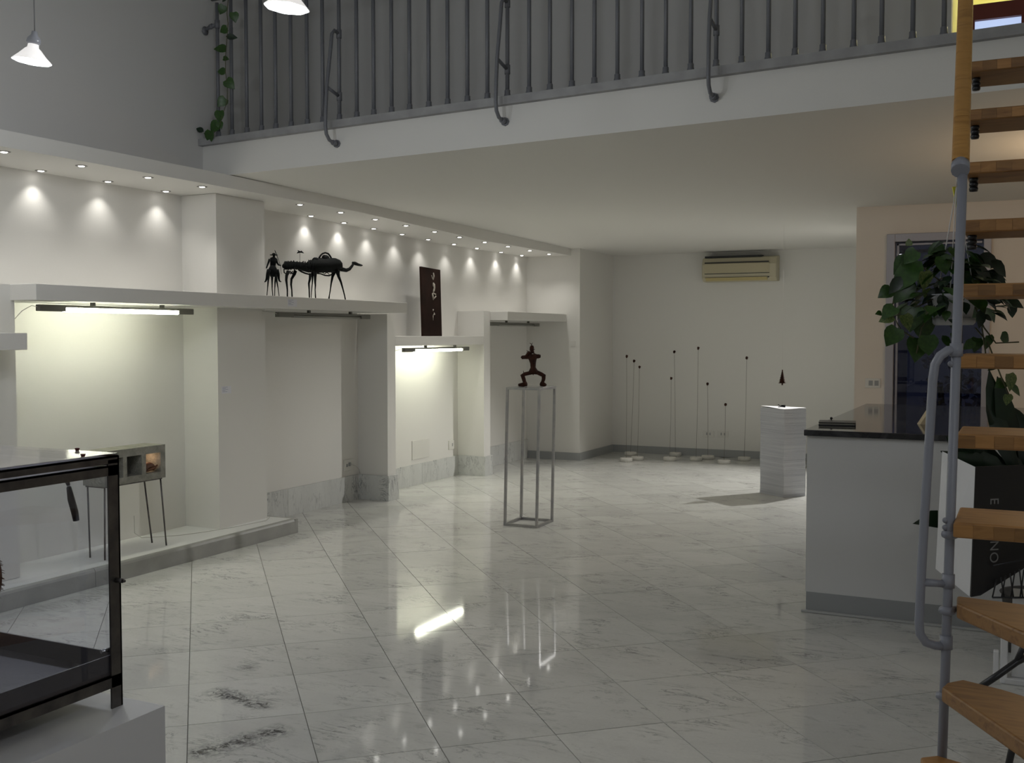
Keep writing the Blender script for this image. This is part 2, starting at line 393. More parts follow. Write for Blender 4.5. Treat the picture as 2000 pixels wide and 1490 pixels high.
# columns
struct('wall_column', MB().box((NB, 6.45, .12), (NF, 7.03, 2.75)), M['wall'], 'full height white pier between the first two niches')
struct('wall_column', MB().box((NB, 2.6, .1225), (-5.70, 4.60, 1.965)), M['wall'], 'white pier at the left edge')
struct('wall_column', MB().box((NB, 8.89, 0), (NF, 9.04, 1.86)), M['wall'], 'narrow white pier right of the unlit second niche')
struct('wall_column', MB().box((NB, 10.96, 0), (NF, 11.12, 1.93)), M['wall'], 'narrow white pier right of the lit third niche')
# shelves (built-in slabs)
def shelf(a, b, label):
    o = MB().box(a, b).build('wall_shelf', M['wall'], bevel=.003)
    tag(o, label, 'shelf', 'white built-in wall shelves'); return o
shelf((NB, 4.57, 1.865), (-5.47, 8.88, 1.965), 'long thick white shelf carrying the black camel sculptures')
shelf((NB, 9.04, 1.54), (NF, 10.96, 1.638), 'lower white shelf under the dark brown panel')
shelf((NB, 11.12, 1.825), (-5.48, SE, 1.925), 'short white shelf over the last niche, above the unlit lamp by the corner')
shelf((-5.70, 3.0, 1.56), (-5.47, 4.50, 1.663), 'low white shelf end at the left edge of the photo')
# platform
pf = empty('display_platform', (-5.75, 5.2, 0), 'low white platform with rounded grey stone edge below the left niche', 'platform')
MB().box((NB+.002, 2.84, 0), (-5.50, 7.09, .12)).build('platform_base', M['white'], pf)
def edging(s0, s1, nm='edging_stone'):
    b = MB(); prof = [(-5.505, .0), (-5.505, .1215), (-5.485, .1225), (-5.474, .115), (-5.468, .10), (-5.466, .03), (-5.466, 0)]
    b.prism([(x, s0, z) for x, z in prof], (0, s1-s0, 0)); return b.build(nm, M['edge'], pf)
M['edge'] = mat('grey_edging_stone', (.32, .32, .30), .45, col2=(.38, .38, .355), noise_scale=5)
edging(2.84, 4.985); edging(4.989, 7.09)
e3 = MB().box((NB+.002, 7.09, 0), (-5.466, 7.125, .118)).build('edging_stone', M['edge'], pf)
# skirtings
def skirt(name, boxes, m, label, joints=0):
    o = struct(name, MB().box(*boxes[0]), m, label)
    for a, b in boxes[1:]:
        MB().box(a, b).build('skirting_slab', m, o)
    return o
mh = .25
skirt('baseboard_second_niche', [((NB, 7.14, 0), (NB+.02, 7.73, mh)), ((NB, 7.733, 0), (NB+.02, 8.87, mh)), ((NB+.02, 8.868, 0), (NF+.022, 8.888, mh)), ((NF, 8.89, 0), (NF+.022, 9.06, mh))], M['skirt'], 'veined marble skirting of the second niche')
skirt('baseboard_third_niche', [((NB, 9.06, 0), (NB+.02, 10.1, mh-.02)), ((NB, 10.103, 0), (NB+.02, 10.94, mh-.02)), ((NB+.02, 10.938, 0), (NF+.022, 10.958, mh-.02)), ((NF, 10.96, 0), (NF+.022, 11.14, mh-.02))], M['skirt'], 'pale marble skirting of the lit niche')
skirt('baseboard_last_niche', [((NB, 11.14, 0), (NB+.02, 12.0, mh)), ((NB, 12.003, 0), (NB+.02, SE, mh))], M['skirt'], 'marble skirting of the last niche')
gh = .10
skirt('baseboard_end', [((NB+.03, SE-.02, 0), (-5.27, SE, gh)), ((-5.29, SE, 0), (-5.27, SB, gh))], M['greybase'], 'grey skirting round the corner')
skirt('baseboard_back', [((-5.27, SB-.02, 0), (-4.35, SB, gh)), ((-4.347, SB-.02, 0), (-3.1, SB, gh)), ((-3.097, SB-.02, 0), (ND, SB, gh))], M['greybase'], 'grey skirting along the back wall')
skirt('baseboard_right', [((ND, SD-.015, 0), (DX0, SD, gh))], M['greybase'], 'grey skirting left of the door')

# ------------------------------------------------------------------ door and the night outside
d = empty('door_1', (-.73, SD, 0), 'aluminium framed glass door to the night outside', None, kind='structure')
fr = MB(); w_ = .07; y0, y1 = SD-.03, SD+.09
fr.box((DX0, y0, 0), (DX0+w_, y1, DZ)).box((DX1-.06, y0, 0), (DX1, y1, DZ)).box((DX0+w_, y0, DZ-.07), (DX1-.06, y1, DZ))
fm = mat('door_aluminium', (.36, .35, .38), .4, metal=.3)
fr.build('door_frame', fm, d, bevel=.004)
MB().box((DX0+w_+.012, SD+.02, 0.02), (DX0+w_+.03, SD+.05, DZ-.085)).box((DX0+w_+.012, SD+.02, DZ-.10), (DX1-.075, SD+.05, DZ-.085)).build('glazing_bead', fm, d)
MB().box((DX0+w_+.002, SD+.03, 0.02), (DX1-.062, SD+.038, DZ-.075)).build('pane', M['doorglass'], d)
# outside: dark ground and a hedge, blue light tinted into its leaf colour
struct('ground', MB().box((-8, SD+T, -.3), (12, 24, -.02)), mat('asphalt', (.03, .03, .035), .9))
nb = mat('blue_lit_leaf', (.12, .15, .32), .5)
hb = MB()
for q in range(1500):
    p = Vector((random.uniform(-1.1, 1.8), random.uniform(12.9, 13.6), 0)); p.z = .1+random.random()*1.4+.06*math.sin(p.x*9)
    a = Vector((random.uniform(-1, 1), random.uniform(-.4, .4), random.uniform(-1, 1))).normalized()*.045; b_ = a.cross(Vector((random.random(), 1, random.random()))).normalized()*.025
    hb.add([p-a, p+b_, p+a, p-b_], [(0, 1, 2, 3)])
hedge = empty('hedge', (-.6, 13.2, 0), 'night-dark hedge outside the glass door, its top lit blue', 'hedge')
tag(hb.build('foliage', nb, hedge), kind='stuff')
MB().tube([(-.9, 13.2, -.02), (-.88, 13.2, .6), (-.92, 13.2, 1.1)], [.05, .04, .03]).build('trunk', M['stem'], hedge)
light('garden_light', 'POINT', (-.75, 12.95, 1.66), .16, (.30, .38, 1), .03)

sl = empty('glowing_disc', at_d(1762, 499, 11.8), 'bright glowing disc on an arm behind the glass door, upper left', 'lamp')  # emissive disc with hood and arm, added behind the door pane
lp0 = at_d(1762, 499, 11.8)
MB().ball(lp0, (.055, .05, .020), 16, 8).build('disc_body', mat('disc_glow', (1, 1, 1), .4, emit=(.9, .88, 1), estr=6), sl)
MB().lathe([(.001, .04), (.04, .035), (.06, .020), (.06, .012)], lp0, 16).tube([lp0+UP*.04, lp0+UP*.06+RIGHT*.5, Vector((lp0.x+.6, lp0.y+.3, lp0.z)), Vector((lp0.x+.6, lp0.y+.3, -.02))], .02, 8).build('disc_arm', M['darksteel'], sl)
# ------------------------------------------------------------------ opening on the mezzanine, right
om = mat('yellow_room_wall', (.75, .72, .35), .8)
struct('wall_room_beyond', MB().box((-.6, 9.6, 3.1), (X1, 9.7, ZT)).box((-.62, MZ+.12, 3.1), (-.5, 9.6, ZT)), om)
light('far_room_light', 'POINT', (.6, 8.9, 4.7), 32, (1, .93, .6), .1)
wn = empty('window_1', (.1, 7.75, 3.6), 'strip window with red wood head seen over the mezzanine', None, kind='structure')
c0 = at_s(1905, 58, 7.65); c1 = at_s(1995, 44, 7.65)
MB().box((-.36, 7.66, c0.z-.05), (-.085, 7.68, 3.70)).build('pane', mat('backlit_pane', (.5, .6, .8), .3, emit=(.55, .68, 1), estr=.75), wn)
MB().box((-.40, 7.62, 3.70), (1.4, 7.70, 3.80)).box((-.085, 7.62, 3.5), (-.06, 7.70, 3.70)).box((-.40, 7.62, 3.14), (-.36, 7.70, 3.70)).build('window_frame', M['redwood'], wn)
MB().box((-.40, 7.60, 3.14), (1.4, 7.72, 3.50)).build('window_sill', M['dark'], wn)

# ------------------------------------------------------------------ downlights
SPOTS = [(4.438,-5.563),(5.053,-5.979),(5.024,-5.571),(5.614,-5.963),(5.592,-5.558),(6.184,-5.966),(6.117,-5.545),(7.12,-5.97),(7.306,-5.554),(8.037,-5.985),(7.932,-5.58),(8.561,-5.985),(8.459,-5.558),(9.051,-5.966),(8.961,-5.53),(9.571,-5.955),(9.499,-5.52),(10.084,-5.94),(10.014,-5.51),(10.664,-5.94),(10.58,-5.50),(11.28,-5.97),(11.208,-5.52),(11.95,-5.98),(11.856,-5.54),(12.55,-5.98),(12.483,-5.56),(3.90,-5.563),(4.48,-5.97)]
M['ringgrey'] = mat('ring_grey', (.22, .21, .20), .35, metal=.5)
dl = empty('downlight', (0, 0, 0), 'small round recessed downlight in the soffit', 'downlight')
dl['group'] = 'recessed downlights in the soffit'
ring = MB().lathe([(.018, -.001), (.021, -.004), (.036, -.003), (.039, 0)], k=20).build('trim_ring', M['ringgrey'], dl)
bulb = MB().lathe([(0.0005, -.0075), (.014, -.0065), (.021, -.0035)], k=20).build('bulb', M['glow'], dl)
first = True
order = sorted(SPOTS, key=lambda p: p[0])
outer = [p for p in order if p[1] > -5.75]; inner = [p for p in order if p[1] <= -5.75]
ordn = ['first', 'second', 'third', 'fourth', 'fifth', 'sixth', 'seventh', 'eighth', 'ninth', 'tenth', 'eleventh', 'twelfth', 'thirteenth', 'fourteenth', 'fifteenth', 'sixteenth']
for lst, nm in ((outer, 'outer soffit row'), (inner, 'row nearest the wall')):
    for q, (s, n) in enumerate(lst):
        o = dl if first else copy_tree(dl); first = False
        o.location = (n, s, zso(s)-.0005)
        idx = ordn[q-1] if q else None
        if q == 0: o['label'] = 'recessed downlight past the left edge in the '+nm
        else: o['label'] = 'bright recessed downlight, %s from the left in the %s' % (idx, nm)
        light('downlight_lamp', 'SPOT', (n, s, zso(s)-.022), P_DOWN*(.42 if nm[0] == 'r' else 1), (1, .97, .92), .012, rot=(0, 0, 0), spot=math.radians(100 if nm[0] == 'r' else 110), blend=.9)

# ------------------------------------------------------------------ fluorescent lamps under the shelves
def lamp(s0, s1, n, z, lit, label, cordn):
    L = s1-s0
    t = empty('fluorescent_lamp', (n, (s0+s1)/2, z), label, 'lamp', 'fluorescent lamps under the shelves')
    b = MB().box((n-.022, s0, z-.03), (n+.022, s0+.20*L/1.36, z+.012)).box((n-.022, s0+.20, z-.004), (n+.022, s1-.14, z+.012))
    b.box((n-.022, s1-.15, z-.03), (n+.022, s1, z+.012)); b.build('housing', M['fixture'], t, bevel=.004)
    MB().tube([(n, s0+.195, z-.019), (n, s1-.145, z-.019)], .0135, 12).build('tube', M['tubeglow'] if lit else M['tubeoff'], t)
    for k in (.32, .78):
        MB().box((n-.012, s0+L*k-.012, z+.012), (n+.012, s0+L*k+.012, z+.034)).build('clip', M['fixture'], t)
    if cordn is not None: MB().tube([(n, s0, z-.005)]+[(x, y, zz) for x, y, zz in cordn], .0028, 6).build('cord', M['cable'], t)
    return t
lamp(4.69, 6.05, -5.6, 1.831, True, 'lit fluorescent lamp under the long shelf, above the concrete block', [(-5.62, 4.66, 1.835), (-5.66, 4.62, 1.80), (-5.70, 4.61, 1.76), (-5.72, 4.60, 1.74)])
lamp(7.045, 8.40, -5.6, 1.829, False, 'unlit fluorescent lamp below the camel sculptures', [(-5.62, 7.03, 1.835), (-5.7, 6.98, 1.85)])
lamp(9.25, 10.63, -5.745, 1.505, True, 'lit fluorescent lamp under the lower shelf with the dark brown panel', [(-5.77, 9.20, 1.50), (-5.82, 9.12, 1.47), (-5.9, 9.05, 1.46)])
lamp(11.14, 12.50, -5.72, 1.79, False, 'unlit fluorescent lamp in the last niche by the corner', None)

# ------------------------------------------------------------------ pendants
def pendant(x, y, d, r, tilt, label, power):
    p = at_d(x, y, d)    # rim centre
    t = empty('pendant_lamp', p, label, 'lamp', 'glass pendant lamps')
    gm = M['shade']
    Mx = Matrix.Rotation(tilt, 4, FWD)
    wob = lambda a, rr, z: 1+(.035*math.cos(8*a) if rr > r*.8 else 0)
    MB().lathe([(.016, r*.98), (.022, r*.9), (r*.30, r*.72), (r*.42, r*.62), (r*.72, r*.28), (r, 0), (r*.985, -.004), (r*.7, r*.26), (r*.4, r*.58), (r*.25, r*.70)], p, 32, M=Mx, wob=wob).build('glass_shade', gm, t)
    MB().lathe([(.001, r*1.62), (.012, r*1.6), (.014, r*1.42), (.028, r*1.2), (.030, r*.98), (.024, r*.90), (.001, r*.88)], p, 20, M=Mx).build('socket', M['socket'], t)
    top = p+(Mx @ Vector((0, 0, r*1.6)))
    MB().tube([top, (top.x, top.y, ZT)], .0028, 6).build('cord', M['cordgrey'], t)
    MB().ball(p+Mx @ Vector((0, 0, r*.38)), r*.22, 14, 10).build('bulb', M['bulb'], t)
    light('pendant_light', 'POINT', p+Vector((0, 0, -.06)), power, COOL, .07)
    return t
M['shade'] = mat('pendant_glass_shade', (.9, .88, .85), .25, emit=(1, .97, .95), estr=.55)
M['bulb'] = mat('pendant_bulb', (1, 1, 1), .5, emit=(1, 1, 1), estr=60)
M['socket'] = mat('clear_socket', (.32, .33, .36), .3)
M['cordgrey'] = mat('cord_grey', (.22, .22, .22), .7)
pendant(62, 119, 4.7, .080, math.radians(7), 'lit glass pendant lamp hanging at the upper left', P_PEND)
pendant(560, 14, 4.7, .096, math.radians(5), 'lit glass pendant lamp cut by the top edge, in front of the railing', P_PEND)

# ------------------------------------------------------------------ mezzanine railing
BN = [-5.569,-5.437,-5.294,-5.157,-5.024,-4.884,-4.739,-4.602,-4.458,-4.309,-4.167,-4.019,-3.873,-3.72,-3.572,-3.42,-3.269,-3.121,-2.963,-2.815,-2.661,-2.507,-2.353,-2.191,-2.038,-1.88,-1.723,-1.568,-1.411,-1.256,-1.099,-.929,-.778,-.614,-.453]
rl = empty('railing', (-2.9, 6.33, 3.2), 'grey tubular balustrade along the mezzanine edge', 'railing')
zb = lambda n: zt(n)+.05+(.002*(n+5.7))
bal = MB().tube([(0, 0, 0), (0, 0, 1.02)], .0135, 10).build('baluster', M['railpaint'], rl)
sock = MB().lathe([(.001, .0), (.026, .0), (.024, .012), (.019, .03), (.019, .052), (.0135, .056)], k=12).build('socket', M['railpaint'])
sock.parent = bal
tee = MB().lathe([(.0135, 0), (.019, .004), (.019, .05), (.0135, .054)], (0, 0, .62), k=12)
for q, n in enumerate(BN):
    if q == 0: o = bal; s_ = sock
    else:
        o = bal.copy(); C.objects.link(o); s_ = sock.copy(); C.objects.link(s_); s_.parent = o
        put(o, rl)
    if q == 0: put(o, rl)
    o.location = (n, 6.33, zb(n))
MB().tube([(BN[0]-.05, 6.33, 4.20), (X1-.3, 6.33, 4.36)], .024, 12).build('top_rail', M['railpaint'], rl)
def bracket(n, zmid, zlow):
    b = MB(); z0 = zb(n)
    top = z0+.62
    pts = [(n, 6.33, top), (n, 6.275, top+.012), (n, 6.245, top-.02), (n, 6.215, top-.2), (n, 6.18, zmid), (n, 6.165, zmid-.16), (n, 6.16, zlow+.10), (n, 6.17, zlow+.045), (n, 6.205, zlow+.008), (n, 6.25, zlow-.002), (n, 6.296, zlow-.004)]
    b.tube(pts, .0125, 10)
    b.tube([(n, 6.185, zmid-.01), (n, 6.33, zmid-.045)], .0115, 8)
    b.tube([(n, 6.33, zmid-.075), (n, 6.33, zmid-.015)], .019, 10).tube([(n, 6.33, top-.03), (n, 6.33, top+.03)], .019, 10)
    b.tube([(n, 6.245, zlow-.002), (n, 6.298, zlow-.004)], .019, 10).tube([(n, 6.288, zlow-.004), (n, 6.2995, zlow-.004)], .029, 8)
    b.build('bracket_tube', M['railpaint'], rl)
bracket(-4.458, 3.395, 3.014); bracket(-3.121, 3.44, 3.053); bracket(-1.723, 3.52, 3.073)
cb = MB(); a0 = Vector((BN[0], 6.33, at_s(427, 47, 6.33).z))
cb.tube([a0, a0+Vector((-.06, 0, -.008)), a0+Vector((-.125, -.0, -.03))], .0125, 10).tube([a0+Vector((0, 0, -.03)), a0+Vector((0, 0, .03))], .019, 10)
cb.tube([a0+Vector((-.045, 0, -.005)), a0+Vector((-.07, 0, -.012))], .019, 10).lathe([(.001, -.005), (.03, -.003), (.034, .004), (.001, .01)], (NF+.02, 6.33, a0.z-.035), 14, M=Matrix.Rotation(PI/2, 4, 'Y'))
cb.build('wall_clamp', M['railpaint'], rl)

# ------------------------------------------------------------------ leaves
def leaf_mesh(kind, m):
    b = MB()
    if kind == 'heart': prof = [(0, 0), (.06, .30), (.18, .46), (.38, .47), (.6, .36), (.82, .17), (1, 0)]
    elif kind == 'blade': prof = [(0, .02), (.1, .07), (.3, .12), (.55, .12), (.8, .07), (1, 0)]
    else: prof = [(0, 0), (.15, .2), (.35, .3), (.6, .26), (.82, .13), (1, 0)]
    vs = []
    for t, w in prof:
        droop = -.22*t*t
        lobe = -.10 if (kind == 'heart' and t == .06) else 0
        vs += [(-w, t+lobe, droop+w*.22), (0, t, droop), (w, t+lobe, droop+w*.22)]
    n = len(prof); fs = []
    for i in range(n-1):
        a = i*3; fs += [(a, a+1, a+4, a+3), (a+1, a+2, a+5, a+4)]
    b.add(vs, fs, True)
    me = bpy.data.meshes.new('leaf'); me.from_pydata(b.v, [], b.f); me.polygons.foreach_set('use_smooth', b.sm); me.materials.append(m)
    return me
LM = {'heart': leaf_mesh('heart', M['leaf']), 'pale': leaf_mesh('heart', M['leaf_pale']), 'long': leaf_mesh('oval', M['leaf']), 'blade': leaf_mesh('blade', M['leaf_dark']), 'darkheart': leaf_mesh('oval', M['leaf_dark'])}
def leaf(parent, loc, size, direction, up=None, kind='heart', name='leaf'):
    size *= 1.0 if parent.name.startswith('trailing') else 1
    o = bpy.data.objects.new(name, LM[kind]); C.objects.link(o)
    d_ = Vector(direction).normalized(); u = Vector(up) if up is not None else Vector((0, 0, 1))
    x = d_.cross(u)
    if x.length < .05: x = d_.cross(Vector((1, 0, .1)))
    x.normalize(); z = x.cross(d_)
    R = Matrix((x, d_, z)).transposed().to_4x4()
    put(o, parent)
    o.matrix_parent_inverse = Matrix.Translation(-Vector(parent.location)) if parent.type == 'EMPTY' else Matrix()
    o.matrix_basis = Matrix.Translation(loc) @ R @ Matrix.Scale(size, 4)
    return o
TOCAM = -FWD
# trailing vine on the first balusters
vs_ = 6.24
V = lambda x, y, n=None: at_s(x, y, vs_)
vn = empty('trailing_vine', (-5.6, vs_, 3.2), 'trailing green vine climbing the leftmost balusters', 'plant')
st_ = [(447, -20), (443.4, 26), (445.4, 46), (442.4, 85), (440.4, 113), (440.4, 141), (444, 171), (444, 197), (434.4, 225), (428.3, 250), (414, 262), (398, 260)]
MB().tube([V(*p) for p in st_], .0028, 6).build('stem', M['stem'], vn)
for (x, y, dx, dy, sz, kd) in [(443, -4, -.6, .3, .05, 'darkheart'), (437, 10, -.5, 1, .075, 'heart'), (456, 24, .2, 1, .075, 'heart'), (444, 55, -.9, .35, .07, 'heart'), (441, 71, 1, .05, .085, 'darkheart'), (441, 97, -1, -.15, .09, 'heart'), (436, 114, .9, .1, .045, 'heart'), (440, 140, -1, -.1, .065, 'heart'), (442, 156, .8, .9, .09, 'heart'), (440, 192, -.5, .6, .085, 'heart'), (430, 216, -.1, 1, .09, 'heart'), (427, 240, -.7, .6, .095, 'heart'), (412, 256, -.35, 1, .10, 'heart'), (398, 257, -1, -.5, .075, 'darkheart'), (428, 238, .3, 1, .06, 'heart')]:
    leaf(vn, V(x, y), sz, RIGHT*dx+UP*(-dy)+TOCAM*random.uniform(-.2, .3), up=TOCAM+UP*random.uniform(0, .6)+RIGHT*random.uniform(-.4, .4), kind=kd)

# ------------------------------------------------------------------ concrete block sculpture on the left platform
bs = empty('block_sculpture', (-5.70, 5.5, .12), 'grey hollow concrete block on four thin steel legs in the left niche', 'sculpture')
x0, x1 = -5.80, -5.60; s0, s1, z0, z1 = 5.197, 5.762, .622, .862
hs = [(5.275, 5.365), (5.40, 5.535), (5.575, 5.715)]; hz0, hz1 = .668, .808
bb = MB(); eds = [s0]+[v for h in hs for v in h]+[s1]
bb.box((x0, s0, z0), (x1, s1, hz0)).box((x0, s0, hz1), (x1, s1, z1))
for a, b in zip(eds[::2], eds[1::2]): bb.box((x0, a, hz0), (x1, b, hz1))
bb.box((x0, s0+.01, hz0), (x0+.02, s1-.01, hz1))
blk = bb.build('concrete_block', M['concrete'], bs)
lg = MB(); fr_ = MB()
zf = .612
for s_ in (s0+.012, s1-.03):
    fr_.box((-5.785, s_-.006, zf), (-5.615, s_+.006, z0))
fr_.box((-5.625, s0+.01, zf), (-5.613, s1-.02, z0)).box((-5.787, s0+.01, zf), (-5.775, s1-.02, z0))
fr_.build('leg_frame', M['darksteel'], bs)
for (n, s_, nf, sf) in ((-5.78, s0+.02, -5.779, 5.228), (-5.62, s0+.02, -5.623, 5.212), (-5.78, s1-.03, -5.784, 5.806), (-5.62, s1-.03, -5.62, 5.78)):
    MB().tube([(n, s_, zf), (nf, sf, .12)], .0058, 8).build('leg', M['darksteel'], bs)
sh = empty('shell_fragment', (-5.65, 5.645, hz0), 'curled rusty brown fragment glowing in the right hole of the concrete block', 'sculpture')
arc = []
for k in range(9):
    a = PI*k/8; arc.append((-5.655+.012*math.sin(a), 5.645-.052*math.cos(a), hz0+.012+.042*math.sin(a)))
q = MB().tube(arc, [.010, .016, .02, .02, .018, .016, .014, .012, .008], 8, rough=.25, sx=1.5)
q.tube([(-5.65, 5.60, hz0+.012), (-5.64, 5.64, hz0+.02), (-5.63, 5.685, hz0+.03), (-5.62, 5.705, hz0+.05)], [.012, .014, .01, .004], 7, rough=.2); q.build('curled_piece', mat('rust_orange', (.16, .07, .035), .7, col2=(.09, .04, .025), noise_scale=30), sh)
light('hole_light', 'POINT', (-5.69, 5.645, .785), .22, (1, .66, .42), .01)
tag(MB().tube([(-5.9, 5.75, .32), (-5.95, 5.8, .18), (-5.98, 5.9, .125), (-5.8, 6.1, .124), (-5.72, 6.3, .124), (-5.66, 6.55, .124), (-5.62, 6.9, .124), (-5.7, 7.05, .124)], .0022, 6).build('thin_cable', M['cable']), 'thin pale cable lying along the left platform', 'cable')

# ------------------------------------------------------------------ iron sculptures on the long shelf
ZS = 1.965; SN = -5.72
def W(x, y, dn=0): p = at_n(x, y, SN+dn); return p
def WZ(p, z=ZS): return Vector((p.x, p.y, z))
def legt(b, pts, r, dn):
    P = [W(x, y, dn) for x, y in pts]; P[-1] = WZ(P[-1]); b.tube(P, r, 8, rough=.18)
mm = .0043      # metres per pixel at this depth
px = lambda v: v*mm
def crop(pts): return [(500+x/9.09, 470+y/9.09) for x, y in pts]
# camel
SN = -5.66
cm = empty('camel_sculpture', WZ(W(645, 585)), 'black iron camel striding right with hoop saddle on the long shelf', 'sculpture')
b = MB()
b.tube([W(*p) for p in crop([(900, 430), (980, 440), (1100, 440), (1250, 440), (1380, 430), (1450, 440), (1500, 480)])], [px(r) for r in (4, 11, 13.5, 14, 13.5, 11, 5)], 16, rough=.16, sx=1.05)
b.ball(W(*crop([(1235, 330)])[0]), (px(7), px(11), px(9)), 12, 8, rough=.1)
b.ball(W(*crop([(1050, 350)])[0]), (px(6), px(9), px(6)), 10, 7, rough=.15)
b.ball(W(*crop([(1400, 400)])[0]), (px(7), px(8), px(9)), 10, 7, rough=.12)
b.tube([W(*p) for p in crop([(1090, 580), (1150, 590), (1220, 615), (1300, 620), (1350, 600)])], px(1.4), 7, rough=.3)
b.tube([W(*p, -.03) for p in crop([(1150, 540), (1220, 590), (1260, 560), (1300, 600)])], px(.9), 6, rough=.3)
for k in range(26):
    x = 930+k*22+random.uniform(-10, 10)
    pts = [W(*crop([(x+random.uniform(-15, 15), y_)])[0], .045*math.sin((y_-330)/250*PI)) for y_ in (345, 400, 460, 520, 560)]
    b.tube(pts, px(1.1), 5, rough=.3)
b.build('body', M['iron'], cm)
MB().tube([W(*p) for p in crop([(1470, 460), (1520, 510), (1600, 525), (1660, 505), (1700, 455), (1730, 410)])], [px(r) for r in (7, 4.6, 3.9, 3.4, 2.8, 2.6)], 10, rough=.1).build('neck', M['iron'], cm)
hd = MB().tube([W(*p) for p in crop([(1715, 395), (1760, 405), (1810, 425), (1860, 437), (1888, 440)])], [px(r) for r in (2.4, 4.0, 3.0, 2.3, 1.2)], 10, rough=.1)
hd.tube([W(*p) for p in crop([(1740, 395), (1715, 370)])], [px(1), px(.4)], 6).tube([W(*p, .02) for p in crop([(1755, 395), (1745, 368)])], [px(1), px(.4)], 6)
hd.build('head', M['iron'], cm)
MB().tube([W(*p) for p in crop([(1120, 310), (1145, 265), (1180, 230), (1230, 215), (1280, 230), (1310, 265), (1345, 325)])], px(1.8), 8).build('hoop_saddle', M['iron'], cm)
for pts, r, dn in (([(1440, 540), (1470, 640), (1510, 740), (1550, 880), (1575, 980), (1590, 1045)], (4.6, 2.8, 1.9, 1.5, 1.3, 1.5), .04),
                   ([(1380, 560), (1360, 640), (1335, 760), (1320, 880), (1305, 960), (1293, 1025)], (4.2, 2.6, 1.8, 1.3, 1.2, 1.8), -.04),
                   ([(1050, 560), (1050, 640), (1050, 740), (1055, 800), (1050, 870), (1058, 1010)], (4.5, 2.8, 1.8, 1.5, 1.1, 1.4), .04),
                   ([(1000, 560), (1005, 640), (1000, 760), (985, 900), (978, 1000)], (3.2, 2.2, 1.2, .9, .9), -.04)):
    bl = MB(); legt(bl, crop(pts), [px(v) for v in r], dn); bl.build('leg', M['iron'], cm)
# pack animal behind, headless from this side
SN = -5.82
pk = empty('pack_animal_sculpture', WZ(W(585, 580)), 'black iron pack animal behind the camel, bird on a rod above its back', 'sculpture')
SN = -5.82
b = MB().tube([W(*p) for p in crop([(500, 450), (540, 445), (620, 440), (720, 440), (830, 460), (930, 490), (1000, 500)])], [px(r) for r in (5, 8.5, 7.8, 8, 8.5, 9, 8)], 12, rough=.14, sx=1.0)
for k in range(9):
    x = 520+k*52+random.uniform(-10, 10); h_ = random.uniform(60, 84)
    b.tube([W(*crop([(x+random.uniform(-14, 14), 440+q_*h_)])[0], .035*math.cos(q_*1.5)) for q_ in (-1, -.5, 0, .5, 1)], px(1.3), 5, rough=.3)
b.ball(W(*crop([(545, 440)])[0]), (px(6), px(8), px(8.6)), 10, 7, rough=.12)
b.tube([W(*p) for p in crop([(495, 500), (500, 565), (530, 590), (580, 560), (620, 590), (650, 540)])], px(1.2), 6, rough=.3)
b.tube([W(*p) for p in crop([(600, 540), (650, 590), (690, 530)])], px(1.1), 6, rough=.3)
b.tube([W(*p) for p in crop([(750, 515), (800, 545), (870, 580), (960, 600)])], px(1.6), 6, rough=.3)
b.build('body', M['iron'], pk)
for pts, r, dn in (([(570, 540), (545, 620), (540, 700), (550, 800), (558, 880), (557, 980)], (3.8, 3.0, 2.4, 1.8, 1.5, 1.2), .03),
                   ([(700, 540), (680, 590), (630, 680), (625, 780), (635, 880), (642, 985)], (4, 3.4, 2.6, 2.0, 1.5, 1.3), -.03),
                   ([(965, 580), (960, 680), (940, 760), (945, 880), (950, 1000)], (3.2, 2.6, 2.0, 1.6, 1.6), .03)):
    bl = MB(); legt(bl, crop(pts), [px(v) for v in r], dn); bl.build('leg', M['iron'], pk)
MB().tube([W(*p) for p in crop([(781, 380), (779, 210)])], px(.35), 6).build('rod', M['iron'], pk)
bd = MB().tube([W(*p) for p in crop([(735, 205), (770, 200), (810, 200), (850, 222)])], [px(.5), px(1.6), px(1.8), px(.4)], 7)
bd.tube([W(*p, .02) for p in crop([(780, 200), (755, 182), (740, 172)])], [px(1.3), px(1), px(.5)], 6).tube([W(*p, -.02) for p in crop([(775, 205), (745, 215), (725, 224)])], [px(1.3), px(1), px(.4)], 6).tube([W(*p) for p in crop([(800, 195), (808, 180)])], px(.7), 6)
bd.build('bird', M['iron'], pk)
# rider
rd = empty('rider_sculpture', WZ(W(533, 577)), 'black iron hatted rider with a spear, seen from behind, left of the camel', 'sculpture')
SN = -5.74
b = MB().tube([W(*p) for p in crop([(315, 285), (312, 320), (305, 380), (300, 450)])], [px(1.6), px(7), px(6), px(5.2)], 12, rough=.08, sx=1.0)
b.ball(W(*crop([(318, 275)])[0]), (px(2.4), px(2.4), px(3.2)), 10, 7)
b.build('torso', M['iron'], rd)
MB().lathe([(px(2), -px(.6)), (px(7.4), -px(.2)), (px(7.6), px(1.0)), (px(3.4), px(1.6)), (px(3.0), px(3.6)), (px(.6), px(4.4))], W(*crop([(316, 258)])[0]), 16).build('hat', M['iron'], rd)
for pts, r in (([(240, 330), (225, 380), (205, 430), (185, 490)], (2.4, 1.8, 1.5, 1.1)), ([(360, 330), (375, 390), (400, 430), (438, 440)], (2.4, 1.8, 1.5, 1.2))):
    MB().tube([W(*p) for p in crop(pts)], [px(v) for v in r], 8, rough=.1).build('arm', M['iron'], rd)
MB().tube([W(*p, .02) for p in crop([(332, 165), (345, 200), (400, 340), (432, 440), (445, 540), (455, 595)])], [px(v) for v in (.4, .8, .45, .45, .35, .3)], 6).build('spear', M['iron'], rd)
